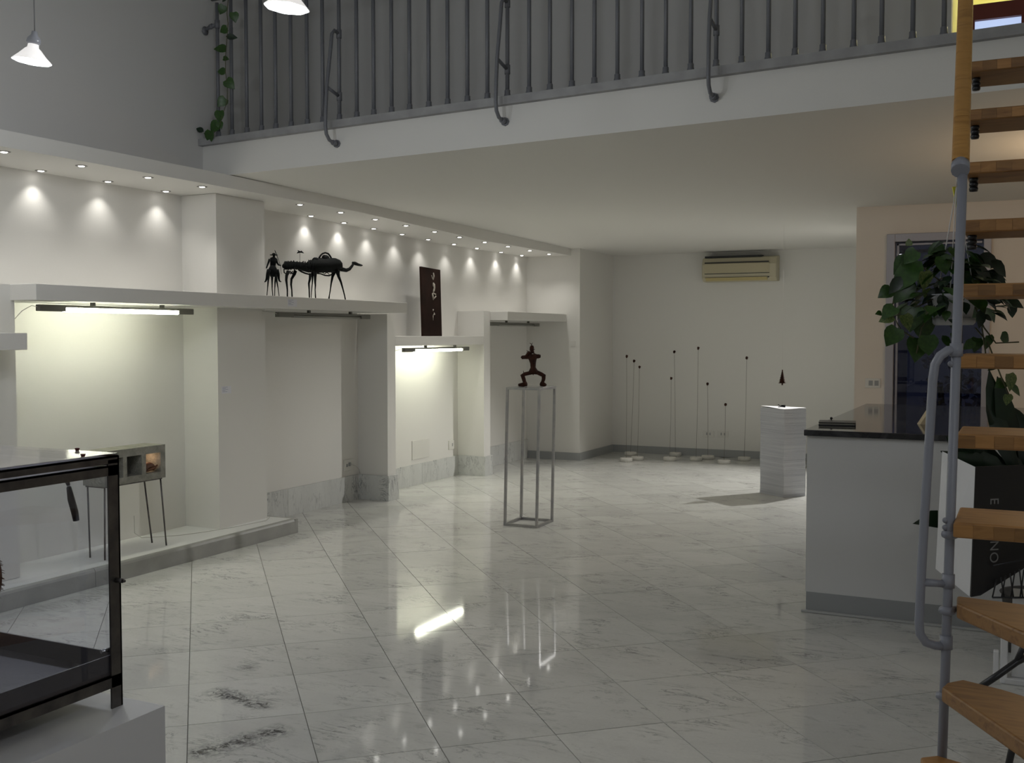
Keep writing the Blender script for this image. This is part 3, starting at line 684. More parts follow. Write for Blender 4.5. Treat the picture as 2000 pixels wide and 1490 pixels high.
MB().tube([W(*p) for p in crop([(300, 440), (298, 500), (300, 560), (300, 640)])], [px(5), px(8), px(9.5), px(5)], 12, rough=.12, sx=1.0).build('saddle_body', M['iron'], rd)
for pts, r in (([(230, 520), (205, 600), (190, 670), (175, 715), (150, 735)], (4, 3, 2, 1.6, 1)), ([(370, 520), (395, 600), (405, 670), (415, 715), (445, 730)], (4, 3, 2, 1.6, 1))):
    MB().tube([W(*p, .03) for p in crop(pts)], [px(v) for v in r], 8, rough=.1).build('rider_leg', M['iron'], rd)
for pts, dn in (([(230, 600), (215, 720), (205, 850), (190, 965)], .03), ([(285, 600), (285, 720), (287, 850), (302, 968)], -.03), ([(355, 600), (340, 740), (335, 850), (332, 970)], -.03), ([(350, 600), (370, 720), (390, 840), (414, 972)], .03)):
    bl = MB(); legt(bl, crop(pts), [px(v) for v in (2.4, 1.5, .9, .7)], dn); bl.build('leg', M['iron'], rd)

# dark panel
pn = empty('sculpted_panel', (-5.80, 9.86, 1.638), 'dark brown upright panel with a pale carved streak on the lower shelf', 'panel')
MB().hexa([(-5.775, 9.655, 1.638), (-5.75, 9.655, 1.638), (-5.75, 10.05, 1.638), (-5.775, 10.05, 1.638)], [(-5.80, 9.66, 2.372), (-5.775, 9.66, 2.372), (-5.775, 10.06, 2.358), (-5.80, 10.06, 2.358)]).build('board', mat('dark_brown_board', (.016, .008, .0055), .85, spec=.15, col2=(.022, .010, .007), noise_scale=8), pn)
stk = MB(); cream = mat('pale_bone', (.42, .38, .32), .7)
def pc(x, y): p = at_n(x, y, -5.752); f_ = (p.z-1.638)/.73; return Vector((-5.75-.025*f_+.004, p.y, p.z))
def cc(pts): return [(800+x/8.28, 500+y/8.28) for x, y in pts]
for pts, r in (([(405, 270), (412, 320), (400, 380)], (.006, .010, .005)), ([(375, 310), (385, 350), (400, 385)], (.003, .004, .004)), ([(400, 430), (405, 470), (415, 510), (405, 560), (395, 590)], (.006, .014, .012, .010, .005)), ([(425, 455), (415, 470)], (.003, .008)), ([(380, 600), (385, 650), (395, 710)], (.006, .010, .005)), ([(395, 600), (430, 620), (435, 650), (405, 690)], (.007, .009, .008, .006)), ([(388, 860), (385, 890)], (.006, .003)), ([(400, 915), (405, 945), (385, 950)], (.004, .008, .004)), ([(383, 960), (382, 1040)], (.003, .002))):
    stk.tube([pc(*p) for p in cc(pts)], list(r), 8, rough=.2)
stk.build('streak', cream, pn)

# ------------------------------------------------------------------ steel plinth and squatting figure
fx = [at_z(x, y, 0) for x, y in ((1048, 1031), (989, 1026), (1077, 1018))]
F0 = fx[0]; ux = (fx[1]-F0).normalized()*.30; uy = Vector((-ux.y, ux.x, 0)); uy = uy if uy.dot(fx[2]-F0) > 0 else -uy; uy = uy.normalized()*.335
Ls = empty('steel_frame_plinth', F0+(ux+uy)/2, 'open square-tube steel plinth in the middle of the floor', 'plinth')
def bar(b, A, B, w):
    d_ = (B-A); zd = abs(d_.normalized().z) > .9
    e1 = ux.normalized()*w/2; e2 = (uy.normalized()*w/2)
    if zd: o4 = [-e1-e2, e1-e2, e1+e2, -e1+e2]
    else:
        s_ = d_.normalized().cross(UP)*w/2; o4 = [-s_-UP*w/2, s_-UP*w/2, s_+UP*w/2, -s_+UP*w/2]
    b.hexa([A+o for o in o4], [B+o for o in o4]); return b
cor = [F0, F0+ux, F0+ux+uy, F0+uy]; wb = .02; HP = 1.2; dz = Vector((.0, 0, 0))
lean = RIGHT*.022
for c_ in cor: bar(MB(), c_+UP*0, c_+UP*HP+lean, wb).build('leg', M['steel'], Ls)
for zz, ll in ((wb/2, Vector()), (HP-wb/2, lean)):
    for a in range(4): bar(MB(), cor[a]+UP*zz+ll, cor[(a+1) % 4]+UP*zz+ll, wb).build('rail', M['steel'], Ls)
MB().prism([c_+UP*(HP-.002)+lean for c_ in cor], (0, 0, .004)).build('top_plate', M['steel'], Ls)
sq = empty('squatting_figure_sculpture', F0+(ux+uy)/2+UP*(HP+.0035), 'rusty iron squatting figure with arms crossed on the steel plinth', 'sculpture')
DS = 9.22
def G(x, y, dd=0): return at_d(980+x/10.646, 650+y/10.646, DS+dd)
mq = DS/2070/10.646
def gt(pts, r, dd=0, k=10, rg=.14): return MB().tube([G(x, y, dd) for x, y in pts], [v*mq*1.18 for v in r], k, rough=rg)
gt([(655, 850), (655, 800), (652, 720), (650, 640), (645, 570), (640, 500), (635, 440)], (50, 85, 48, 50, 60, 95, 60)).build('torso', M['rust'], sq)
rb = MB()
for k in range(5):
    c_ = G(648, 570+k*28); rb.lathe([(58*mq, -3*mq), (66*mq, 0), (58*mq, 3*mq)], c_, 12)
rb.build('ribs', M['rust'], sq)
t_ = gt([(630, 430), (628, 390), (625, 345), (625, 300), (628, 262)], (40, 34, 38, 40, 22)); t_.tube([G(575, 345), G(685, 345)], 10*mq, 6)
t_.build('head', M['rust'], sq)
t_ = gt([(625, 262), (620, 235), (580, 212)], (8, 7, 4), k=6); t_.tube([G(622, 240), G(640, 205)], 5*mq, 6); t_.build('crest', M['rust'], sq)
gt([(640, 470), (560, 500), (480, 505), (430, 510), (405, 490)], (50, 38, 32, 34, 18)).build('arm', M['rust'], sq)
gt([(650, 470), (720, 490), (770, 485), (810, 485)], (45, 38, 36, 22)).build('arm', M['rust'], sq)
gt([(590, 400), (540, 440), (500, 480), (470, 500)], (30, 24, 20, 20), -.02).build('forearm', M['rust'], sq)
rb = MB()
for k in range(7): rb.tube([G(520+random.uniform(-10, 60), 350+random.uniform(0, 60)), G(530+random.uniform(-10, 60), 380+random.uniform(0, 50))], 5*mq, 5)
rb.build('wire_collar', M['rust'], sq)
b = gt([(640, 810), (560, 840), (480, 860), (435, 890), (455, 960), (480, 1040), (495, 1080)], (42, 36, 34, 42, 34, 30, 36)); b.tube([G(455, 840), G(448, 785)], [8*mq, 5*mq], 6); b.build('leg', M['rust'], sq)
zf = sq.location.z
b = MB(); p1 = G(510, 1085, 0); p2 = G(350, 1105, -.03); p1.z = zf+.034*.7; p2.z = zf+.013; b.tube([p1, (p1+p2)/2+Vector((0, 0, -.003)), p2], [.024, .019, .012], 10, rough=.1); b.build('foot', M['rust'], sq)
gt([(670, 810), (750, 830), (830, 865), (870, 890), (870, 960), (850, 1030), (845, 1075)], (42, 36, 38, 42, 32, 28, 32)).build('leg', M['rust'], sq)
b = MB(); p1 = G(825, 1085, 0); p2 = G(915, 1110, -.03); p1.z = zf+.024; p2.z = zf+.013; b.tube([p1, (p1+p2)/2, p2], [.024, .019, .012], 10, rough=.1); b.build('foot', M['rust'], sq)
gt([(655, 850), (653, 880)], (12, 6)).build('peg', M['rust'], sq)

# ------------------------------------------------------------------ wire flowers by the back wall
FL = [('tallest of the left trio', (1224, 696), (1223, 903)), ('middle, hindmost of the left trio', (1238.6, 705), (1231.5, 891)), ('shortest of the left trio, on the right', (1248.8, 717), (1245, 900)),
      ('short one left of centre', (1311, 739), (1308, 901)), ('tall one left of centre, standing behind the short one', (1317, 687), (1319, 892)), ('tallest of all, in the middle', (1363.8, 680), (1359.6, 901)),
      ('medium one in front of the left wall socket', (1381.8, 749.7), (1382.6, 898)), ('shortest of all, nearest the camera', (1417, 790), (1414, 907)), ('tall one at the right end beside the paper stack', (1458.5, 699), (1453.6, 901))]
M['wire'] = mat('thin_wire', (.16, .14, .12), .5)
for lb, tp, bs_ in FL:
    c_ = at_z(bs_[0], bs_[1]-2.0, 0); c_ = c_+Vector((0, 0, 0)); dd = -c_.x*ST+c_.y*CT
    f_ = empty('rod_flower', c_, 'thin rod flower on round base, '+lb, 'sculpture', 'rod flowers by the back wall')
    MB().lathe([(.001, 0), (.078, 0), (.083, .006), (.083, .040), (.078, .046), (.001, .046)], c_, 24).build('base', M['plaster'], f_)
    T_ = at_d(tp[0], tp[1], dd); m1 = c_.lerp(T_, .5)+RIGHT*.004
    MB().tube([c_+UP*.046, m1, T_], .0021, 6).build('rod', M['wire'], f_)
    b = MB().ball(T_, (.016, .016, .02), 8, 6, rough=.25).ball(T_+RIGHT*.01+UP*.006, .009, 6, 4); b.build('head', M['rust'], f_)

# ------------------------------------------------------------------ paper stack
def paper_edges():
    m = mat('paper_edges', (.44, .45, .49), .8, col2=(.56, .57, .60), noise_scale=3); nt = m.node_tree
    n = [q for q in nt.nodes if q.type == 'TEX_NOISE'][0]; mp = nt.nodes.new('ShaderNodeMapping'); mp.inputs['Scale'].default_value = (.4, .4, 20)
    tc = [q for q in nt.nodes if q.type == 'TEX_COORD'][0]; nt.links.new(tc.outputs['Object'], mp.inputs[0]); nt.links.new(mp.outputs[0], n.inputs['Vector']); return m
pf_, pl_, pr_ = at_z(1530, 972, 0), at_z(1484, 962, 0), at_z(1565, 967, 0)
a_ = (pl_-pf_); b_ = Vector((-a_.y, a_.x, 0)).normalized(); b_ = b_ if b_.dot(pr_-pf_) > 0 else -b_; b_ *= (pr_-pf_).length*.97
ps = empty('paper_stack', pf_+(a_+b_)/2, 'waist-high stack of white paper sheets left of the counter', 'paper stack')
b = MB(); nL = 110; HS = .90; rr = random.Random(3)
for k in range(nL):
    z = HS*k/nL; off = RIGHT*(.002*math.sin(k*.11)+rr.uniform(-.0015, .0015))+FWD*(.0012*math.sin(k*.13+1)+rr.uniform(-.0015, .0015))
    b.prism([pf_+off+UP*z, pf_+b_+off+UP*z, pf_+a_+b_+off+UP*z, pf_+a_+off+UP*z], (0, 0, HS/nL-.0004))
tag(b.build('sheets', paper_edges(), ps), kind='stuff')
b = MB(); nn = 8; vs2 = []
for i in range(nn+1):
    for j in range(nn+1):
        u, v_ = i/nn, j/nn; curl = .018*max(0, (1-v_)*(u)-.2)+.012*max(0, v_*(1-u)-.3)
        vs2.append(pf_+a_*u+b_*v_+UP*(HS+.001+curl))
b.add(vs2, [(i*(nn+1)+j, (i+1)*(nn+1)+j, (i+1)*(nn+1)+j+1, i*(nn+1)+j+1) for i in range(nn) for j in range(nn)], True)
b.build('top_sheet', M['paperwhite'], ps)
tp_ = pf_+(a_+b_)/2+UP*(HS+.012)
hk = empty('iron_stub', tp_, 'small black forked iron piece lying on the paper stack', 'sculpture')
MB().tube([tp_+RIGHT*.02+UP*.004, tp_+RIGHT*-.02+UP*.006], [.014, .010], 8, rough=.1).tube([tp_+RIGHT*-.015, tp_+RIGHT*-.055+UP*.02], .0045, 6).tube([tp_+RIGHT*-.015, tp_+RIGHT*-.055-UP*.002-FWD*.02], .0045, 6).build('stub', M['iron'], hk)
dT = 11.0; tc_ = at_d(1528, 738, dT)
ht = empty('hanging_tree_ornament', tc_, 'small rusty tree-shaped ornament hanging above the paper stack', 'ornament')
b = MB()
for k in range(7):
    z = -.055+k*.018; r_ = .042*(1-k/8.0)
    b.lathe([(r_, z), (r_*.75, z+.007), (r_*.45, z+.019)], tc_, 9, wob=lambda a, r, z: 1+.22*math.sin(5*a))
b.tube([tc_+UP*.06, tc_+UP*.085], .006, 6).tube([tc_-UP*.055, tc_-UP*.075], .008, 6)
b.build('tiers', M['rust'], ht)
MB().tube([tc_+UP*.08, Vector((tc_.x, tc_.y, zc(tc_.x, tc_.y)))], .0006, 4).build('thread', M['cable'], ht)

# ------------------------------------------------------------------ air conditioner
A0 = Vector((-3.955, SB, 2.36)); A1 = Vector((-2.965, SB, 2.70))
ac = empty('air_conditioner', ((A0.x+A1.x)/2, SB, 2.36), 'cream wall air conditioner high on the back wall', 'air conditioner')
b = MB(); pr = [(0, 0), (-.14, 0), (-.20, .05), (-.205, .22), (-.16, .315), (0, .335)]
b.prism([(A0.x, SB+y, 2.36+z) for y, z in pr], (A1.x-A0.x, 0, 0)); b.build('casing', M['ac'], ac, bevel=.012, seg=3)
MB().box((A0.x+.03, SB-.209, 2.36+.115), (A1.x-.09, SB-.203, 2.36+.235)).build('front_panel', mat('ac_panel', (.47, .42, .28), .4), ac, bevel=.003)
MB().hexa([(A0.x+.05, SB-.165, 2.375), (A1.x-.12, SB-.165, 2.375), (A1.x-.12, SB-.20, 2.415), (A0.x+.05, SB-.20, 2.415)], [(A0.x+.05, SB-.175, 2.37), (A1.x-.12, SB-.175, 2.37), (A1.x-.12, SB-.212, 2.412), (A0.x+.05, SB-.212, 2.412)]).build('louvre', M['ac2'], ac)
MB().box((A0.x+.04, SB-.2075, 2.36+.242), (A1.x-.10, SB-.19, 2.36+.256)).box((A0.x+.04, SB-.2075, 2.36+.098), (A1.x-.09, SB-.19, 2.36+.105)).box((A0.x+.045, SB-.212, 2.41), (A1.x-.10, SB-.2, 2.4145)).build('slot', M['dark'], ac)
MB().box((A0.x+.03, SB-.165, 2.673), (A1.x-.20, SB-.03, 2.700)).build('intake_grille', M['dark'], ac)
MB().box((A1.x-.11, SB-.2075, 2.40), (A1.x-.09, SB-.203, 2.412)).build('indicator', M['black'], ac)

# wall plates
def plate(a, b_, name, label, cat, detail=None, grp=None):
    o = empty(name, [(a[i]+b_[i])/2 for i in range(3)], label, cat, grp)
    MB().box(a, b_).build('cover', mat('plate_white', (.66, .65, .61), .5), o, bevel=.002)
    if detail:
        for q in detail: MB().box(*q).build('socket_hole', M['greybase'], o)
    return o
plate((-3.975, SB-.010, .262), (-3.825, SB, .350), 'wall_socket', 'white wall socket low on the back wall, left one of the pair', 'socket', [((-3.93, SB-.0115, .29), (-3.915, SB-.009, .325)), ((-3.885, SB-.0115, .29), (-3.87, SB-.009, .325))])
plate((-3.775, SB-.010, .268), (-3.625, SB, .355), 'wall_socket', 'white wall socket low on the back wall, right one of the pair', 'socket', [((-3.73, SB-.0115, .295), (-3.715, SB-.009, .33)), ((-3.685, SB-.0115, .295), (-3.67, SB-.009, .33))])
plate((NB, 8.63, .307), (NB+.012, 8.80, .415), 'wall_socket', 'white wall socket with a plugged cord in the unlit second niche', 'socket', [((NB+.012, 8.66, .345), (NB+.0135, 8.69, .375)), ((NB+.012, 8.70, .35), (NB+.022, 8.73, .385))])
plate((NB, 10.73, .315), (NB+.012, 10.88, .42), 'wall_socket', 'white wall socket in the lit niche beside its right pier', 'socket', [((NB+.012, 10.80, .35), (NB+.0135, 10.82, .385))])
plate((NB, 9.92, .28), (NB+.008, 10.29, .49), 'inspection_cover', 'square white inspection cover on the back of the lit niche', 'cover')
sw = [at_s(x, y, SD) for x, y in ((1690, 757), (1720, 739))]
plate((sw[0].x, SD-.01, sw[0].z), (sw[1].x, SD, sw[1].z), 'light_switch', 'white double light switch left of the glass door', 'switch', [((sw[0].x+.03, SD-.0125, sw[0].z+.02), (sw[0].x+.065, SD-.009, sw[1].z-.02)), ((sw[0].x+.08, SD-.0125, sw[0].z+.02), (sw[0].x+.115, SD-.009, sw[1].z-.02))])
plate((-5.42, SE-.008, 1.50), (-5.35, SE, 1.57), 'wall_plate', 'small pale switch plate on the wall return past the last niche', 'switch')
MB_c = MB().tube([(NB+.02, 8.73, .37), (NB+.03, 8.80, .34), (NB+.03, 8.86, .30), (NB+.03, 8.87, .255)], .003, 6).build('plug_cord', M['cable']); tag(MB_c, 'thin pale cord from the socket in the second niche', 'cord')
def card(a, b_, lab, axis):
    o = empty('wall_label', [(a[i]+b_[i])/2 for i in range(3)], lab, 'label')
    MB().box(a, b_).build('card', mat('label_card', (.70, .70, .74), .6), o)
    lines = MB(); n_ = 5; h_ = (b_[2]-a[2])
    for k in range(n_):
        z = b_[2]-h_*(k+1)/(n_+1.5); L_ = (.55, .35, .6, .3, .5)[k]
        lines.box((b_[0], a[1]+.008, z), (b_[0]+.0005, a[1]+.008+(b_[1]-a[1])*L_, z+.003))
    tag(lines.build('print_lines', mat('ink_grey', (.30, .32, .42), .8), o), kind='stuff')
card((NF, 6.49, 1.188), (NF+.0015, 6.60, 1.245), 'small white printed label on the front of the tall pier', 0)
card((-5.47, 7.02, 1.885), (-5.4685, 7.14, 1.945), 'small white printed label on the shelf edge under the rider sculpture', 0)
card((NB, 11.58, 1.58), (NB+.0015, 11.68, 1.66), 'small white label high on the back of the last niche', 0)

# ------------------------------------------------------------------ counter
CS0, CS1, CN0, CN1 = 6.38, 9.05, -1.19, .75
ct = empty('reception_counter', ((CN0+CN1)/2, (CS0+CS1)/2, 0), 'white reception counter with a dark stone top beside the stair', 'counter')
MB().box((CN0+.015, CS0+.03, .12), (CN1, CS1-.02, 1.055)).build('body', M['counterfront'], ct)
MB().box((CN0+.02, CS0+.027, .012), (CN1, CS1-.03, .12)).build('plinth_strip', M['greybase'], ct)
MB().box((CN0-.005, CS0, 0), (CN1, CS0+.027, .014)).build('floor_bead', mat('bead_grey', (.42, .42, .41), .5), ct, bevel=.004)
MB().box((CN0, CS0, 1.055), (CN1, CS1, 1.09)).build('stone_top', M['granite'], ct, bevel=.004)
# tablet / folded leaflets
bk = empty('notebook', (-1.02, 6.86, 1.09), 'dark thin notebook lying on the counter top', 'notebook')
ang = Matrix.Translation((-1.06, 6.84, 1.09)) @ Matrix.Rotation(math.radians(8), 4, 'Z')
MB().box((-.12, -.09, 0), (.10, .09, .006), ang).box((-.12, -.09, .015), (.10, .09, .020), ang).build('cover', M['black'], bk)
MB().box((-.115, -.085, .006), (.095, .085, .015), ang).build('pages', mat('page_grey', (.30, .29, .24), .8), bk)
pn2 = MB().ball((-1.12, 6.92, 1.122), .009, 8, 6).tube([(-1.12, 6.92, 1.11), (-1.12, 6.92, 1.122)], .003, 6).build('push_pin', M['black']); tag(pn2, 'tiny black knob standing on the notebook', 'pin')
# pale wedge on the counter
wd = [at_z(x, y, 1.09) for x, y in ((1795, 830), (1812, 832))]
wg = MB(); p_ = at_z(1797, 829, 1.09)
wg.prism([p_, p_+RIGHT*.055, p_+RIGHT*.055+UP*.085], FWD*.05)
tag(wg.build('paper_wedge', mat('pale_wedge', (.62, .52, .34), .6)), 'small pale triangular card standing on the counter', 'card')

# ------------------------------------------------------------------ display case at lower left on a white plinth
PZ = .85
pk0 = at_z(322, 1378, PZ)
dp = empty('display_plinth', (pk0.x-.3, pk0.y-.45, 0), 'white plinth under the glass display case, lower left corner', 'plinth')
MB().box((pk0.x-.62, pk0.y-.95, 0), (pk0.x, pk0.y, PZ)).build('plinth_body', M['plinthpaint'], dp)
dc = empty('display_case', (pk0.x-.35, pk0.y-.5, PZ), 'dark angle-iron display case with glass top on the white plinth', 'display case')
cx, cy_ = -1.75, 1.665       # right far corner foot
x0, y0_ = cx-.50, cy_-.80; zt0, zt1 = PZ+.0, 1.385
w2 = .030; th = .004
def angle(b, x, y, z0, z1, sx, sy_):   # vertical angle iron, corner at x,y
    b.box((min(x, x+sx*w2), min(y, y+sy_*th), z0), (max(x, x+sx*w2), max(y, y+sy_*th), z1)).box((min(x, x+sx*th), min(y, y+sy_*w2), z0), (max(x, x+sx*th), max(y, y+sy_*w2), z1)); return b
for (x, y, sx, sy_) in ((cx, cy_, -1, -1), (x0, cy_, 1, -1), (cx, y0_, -1, 1), (x0, y0_, 1, 1)):
    angle(MB(), x, y, PZ, zt1, sx, sy_).build('post', M['darksteel'], dc)
def hframe(z, h, gap):
    b = MB()
    b.box((cx-th, y0_, z), (cx, cy_, z+h)).box((x0, y0_, z), (x0+th, cy_, z+h)).box((x0, cy_-th, z), (cx, cy_, z+h)).box((x0, y0_, z), (cx, y0_+th, z+h))
    b.box((cx-w2, y0_, z+h-th), (cx, cy_, z+h)).box((x0, cy_-w2, z+h-th), (cx, cy_, z+h)).box((x0, y0_, z+h-th), (x0+w2, cy_, z+h)); return b
hframe(zt1-.034, .022, 0).build('upper_frame', M['darksteel'], dc)
hframe(zt1-.008, .016, 0).build('lid_frame', M['darksteel'], dc)
hframe(PZ+.045, .026, 0).build('lower_frame', M['darksteel'], dc)
MB().box((x0+.004, y0_+.004, zt1+.008), (cx-.002, cy_-.002, zt1+.013)).build('glass_top', M['glasstop'], dc)
MB().box((x0+.02, cy_-.006, PZ+.08), (cx-.02, cy_-.0045, zt1-.03)).box((cx-.006, y0_+.02, PZ+.08), (cx-.0045, cy_-.02, zt1-.03)).build('glass_side', M['glass'], dc)
tr = MB().box((x0+.006, y0_+.006, PZ+.072), (cx-.006, cy_-.006, PZ+.076))
tr.box((x0+.006, cy_-.010, PZ+.076), (cx-.006, cy_-.006, PZ+.115)).box((cx-.010, y0_+.006, PZ+.076), (cx-.006, cy_-.006, PZ+.115)).box((x0+.006, y0_+.006, PZ+.076), (x0+.01, cy_-.006, PZ+.115))
tr.build('tray', mat('tray_metal', (.075, .068, .075), .45, metal=.3, bump=.1, bscale=20), dc)
for p_ in (Vector((cx-.115, cy_-.008, zt1+.013)), Vector((cx-.012, cy_-.085, zt1+.013))):
    MB().lathe([(.001, .006), (.005, .0055), (.0055, .003), (.004, .002), (.004, 0)], p_, 12).build('screw', mat('red_screw', (.09, .015, .015), .4), dc)
p_ = Vector((cx-.002, cy_-.06, 1.12)); 
MB().tube([Vector((cx+.002, cy_-.012, 1.125)), Vector((cx+.018, cy_-.012, 1.125))], [.006, .005], 8).tube([Vector((cx+.018, cy_-.012, 1.125)), Vector((cx+.024, cy_-.012, 1.125))], .003, 8).build('wing_screw', M['darksteel'], dc)
MB().tube([(cx-.03, cy_-.03, PZ+.12), (cx-.025, cy_-.006, PZ+.12)], .005, 8).build('bolt', M['chrome'], dc)
hd_ = empty('hanging_tool', at_d(130, 935, 2.35), 'black tapered tool handle with chrome collar hanging inside the display case', 'tool')
A_ = at_d(130, 935, 2.32); B_ = at_d(134, 949, 2.32); C_ = at_d(139, 975, 2.32); D_ = at_d(146, 1000, 2.32); E_ = at_d(149, 1017, 2.32)
MB().tube([A_, B_], [.0065, .0035], 10).build('shank', M['darksteel'], hd_)
MB().tube([B_-(B_-A_)*.15, B_+(C_-B_)*.08], .0038, 10).build('collar', M['chrome'], hd_)
MB().tube([B_+(C_-B_)*.08, C_, D_, E_, E_+(E_-D_)*.03], [.0052, .0078, .0078, .0068, .004], 12).build('grip', M['black'], hd_)
# furry object at the left edge
fz = empty('fur_tuft', at_d(-12, 1128, 2.2), 'brown fuzzy tuft at the left edge inside the display case', 'ornament')
b = MB(); c_ = at_d(-14, 1128, 2.2); b.ball(c_, (.018, .018, .05), 12, 10)
for k in range(160):
    a = random.uniform(0, 2*PI); z = random.uniform(-.045, .045); r_ = .018*math.sqrt(max(0.05, 1-(z/.05)**2)); p = c_+Vector((r_*math.cos(a), r_*math.sin(a), z)); b.tube([p, p+Vector((math.cos(a)*.006, math.sin(a)*.006, -.003))], [.0007, .0002], 4)
tag(b.build('fur', mat('brown_fur', (.10, .045, .03), .9), fz), kind='stuff')
MB().tube([(c_.x, c_.y, c_.z-.04), (c_.x, c_.y, PZ+.076)], .004, 8).build('stand', M['darksteel'], fz)

# ------------------------------------------------------------------ stair
NL = -.165; RISE = .21; GO = .191
sr = empty('staircase', (.2, 3.4, 0), 'open wooden stair with grey tube supports at the right edge', 'staircase')
SY = 2.90     # s of the front left corner of tread 8 from top
def tread(k, poly=None, zt_=None):
    z = 1.174+(8-k)*RISE if zt_ is None else zt_; s_ = SY+(8-k)*GO
    t = .04
    NL = -.165-.0075*(8-k)
    if poly is None: poly = [(NL, s_), (NL+.75, s_), (NL+.75, s_+.27), (NL, s_+.27)]
    o = MB().prism([(x, y, z-t) for x, y in poly], (0, 0, t)).build('tread', M['wood'], sr, bevel=.006)
    # lamella front strips: staves of the laminated edge
    if k <= 8:
        w_s = .047; e = MB()
        for q in range(16):
            st = MB().box((NL+q*w_s+.0006, s_-.0012, z-t+.004), (NL+(q+1)*w_s-.0006, s_+.004, z-.004)).build('stave', M['wood']); st.parent = o
    if k <= 4:
        b2 = MB()
        for q in range(3): b2.lathe([(.001, -.045+q*.016), (.013, -.045+q*.016), (.015, -.037+q*.016), (.013, -.030+q*.016), (.001, -.030+q*.016)], (NL+.022, s_+.10, z-t-.001), 12)
        b2.build('bracket', M['black'], sr)
    return o
for k in range(1, 9): tread(k)
q9 = at_z(1870, 1180, 1.174-RISE); q9b = at_z(2010, 1242, 1.174-RISE)
def poly_px(pts, z): return [(at_z(x, y, z).x, at_z(x, y, z).y) for x, y in pts]
z9 = 1.174-RISE; z10 = z9-RISE; z11 = z10-RISE
l9 = poly_px([(1869, 1178), (2060, 1262), (2080, 1190), (1869, 1163)], z9)
tread(9, l9, z9)
l10 = poly_px([(1840, 1341), (1850, 1332), (1880, 1326), (1960, 1346), (2110, 1392), (2160, 1560)], z10)
tread(10, l10[::-1], z10)
l11 = poly_px([(1797, 1478), (1830, 1474), (1990, 1520), (2100, 1600), (1900, 1640)], z11)
tread(11, l11[::-1], z11)
# wooden handrail ending in a grey cap on the pole
DP = 2.75
hp0 = at_d(1876, 322, DP); hp1 = at_d(1886, 0, 3.244); dirh = (hp1-hp0).normalized(); hp2 = hp0+dirh*1.3
hr = empty('handrail', hp0, 'sloping wooden handrail running up to the mezzanine', 'handrail')
def rail(a, b_, name):
    m_ = MB(); side = dirh.cross(UP).normalized(); nrm = side.cross(dirh).normalized(); n_ = 12
    for_ = []
    vs3 = []
    for P in (a, b_):
        for j in range(n_):
            t = 2*PI*j/n_; cx_ = math.copysign(abs(math.cos(t))**.5, math.cos(t)); sx_ = math.copysign(abs(math.sin(t))**.5, math.sin(t))
            vs3.append(P+side*cx_*.0215+nrm*sx_*.021)
    m_.add(vs3, [(j, (j+1) % n_, n_+(j+1) % n_, n_+j) for j in range(n_)], True); m_.add(vs3, [tuple(range(n_))[::-1], tuple(range(n_, 2*n_))])
    return m_.build(name, M['handrail'], hr)
jt = at_d(1878, 243, 2.87); tj = (jt-hp0).dot(dirh)
rail(hp0+dirh*.004, hp0+dirh*(tj-.0006), 'rail_section'); rail(hp0+dirh*(tj+.0006), hp2, 'rail_section')
MB().tube([hp0-dirh*.024-UP*.0, hp0+dirh*.006], [.0225, .0225], 12).build('end_cap', M['pole'], hr)
# pole with outer loop
pole = empty('stair_pole', at_d(1838, 1560, DP), 'grey upright tube carrying the lower treads and a side loop', 'pole')
PT = at_d(1880, 338, DP); PBm = at_d(1840, 1480, DP); dr = (PBm-PT); PB = PT+dr*((PT.z-0)/(PT.z-PBm.z))
pole.location = PB
ax = lambda z: PT+dr*((PT.z-z)/(PT.z-PBm.z))
MB().tube([PT, PB], .0122, 16).build('upright', M['pole'], pole)
def zpx(y): return H+(654-y)/2070*DP
for y, hgt, r_ in ((683, .034, .0162), (1138, .036, .0162), (1260, .036, .0162)):
    c1 = ax(zpx(y)); MB().tube([c1+UP*hgt/2, c1-UP*hgt/2], r_, 14).build('tee_fitting', M['pole'], pole)
for y in (1046, 1197, 1368):
    c1 = ax(zpx(y)); side = (RIGHT*.9+FWD*.3).normalized()
    MB().lathe([(.0125, -.011), (.020, -.007), (.022, 0), (.020, .007), (.0125, .011)], c1, 16).tube([c1, c1+side*.05], .010, 10).ball(c1-RIGHT*.014, .009, 8, 6).build('clamp_ring', M['pole'], pole)
for y in (710, 1018, 1032): 
    c1 = ax(zpx(y)); MB().ball(c1-RIGHT*.013, .008, 8, 6).build('clamp_screw', M['pole'], pole)
lp = [(1868, 683), (1852, 684), (1836, 695), (1826, 712), (1822, 740), (1815, 860), (1806, 1000), (1799, 1130), (1795, 1215), (1797, 1238), (1808, 1254), (1826, 1260), (1846, 1262)]
MB().tube([at_d(x, y, DP) for x, y in lp], .0118, 14).build('side_loop', M['pole'], pole)
MB().tube([at_d(1800, 1137, DP), at_d(1852, 1140, DP)], .0105, 12).build('cross_tube', M['pole'], pole)

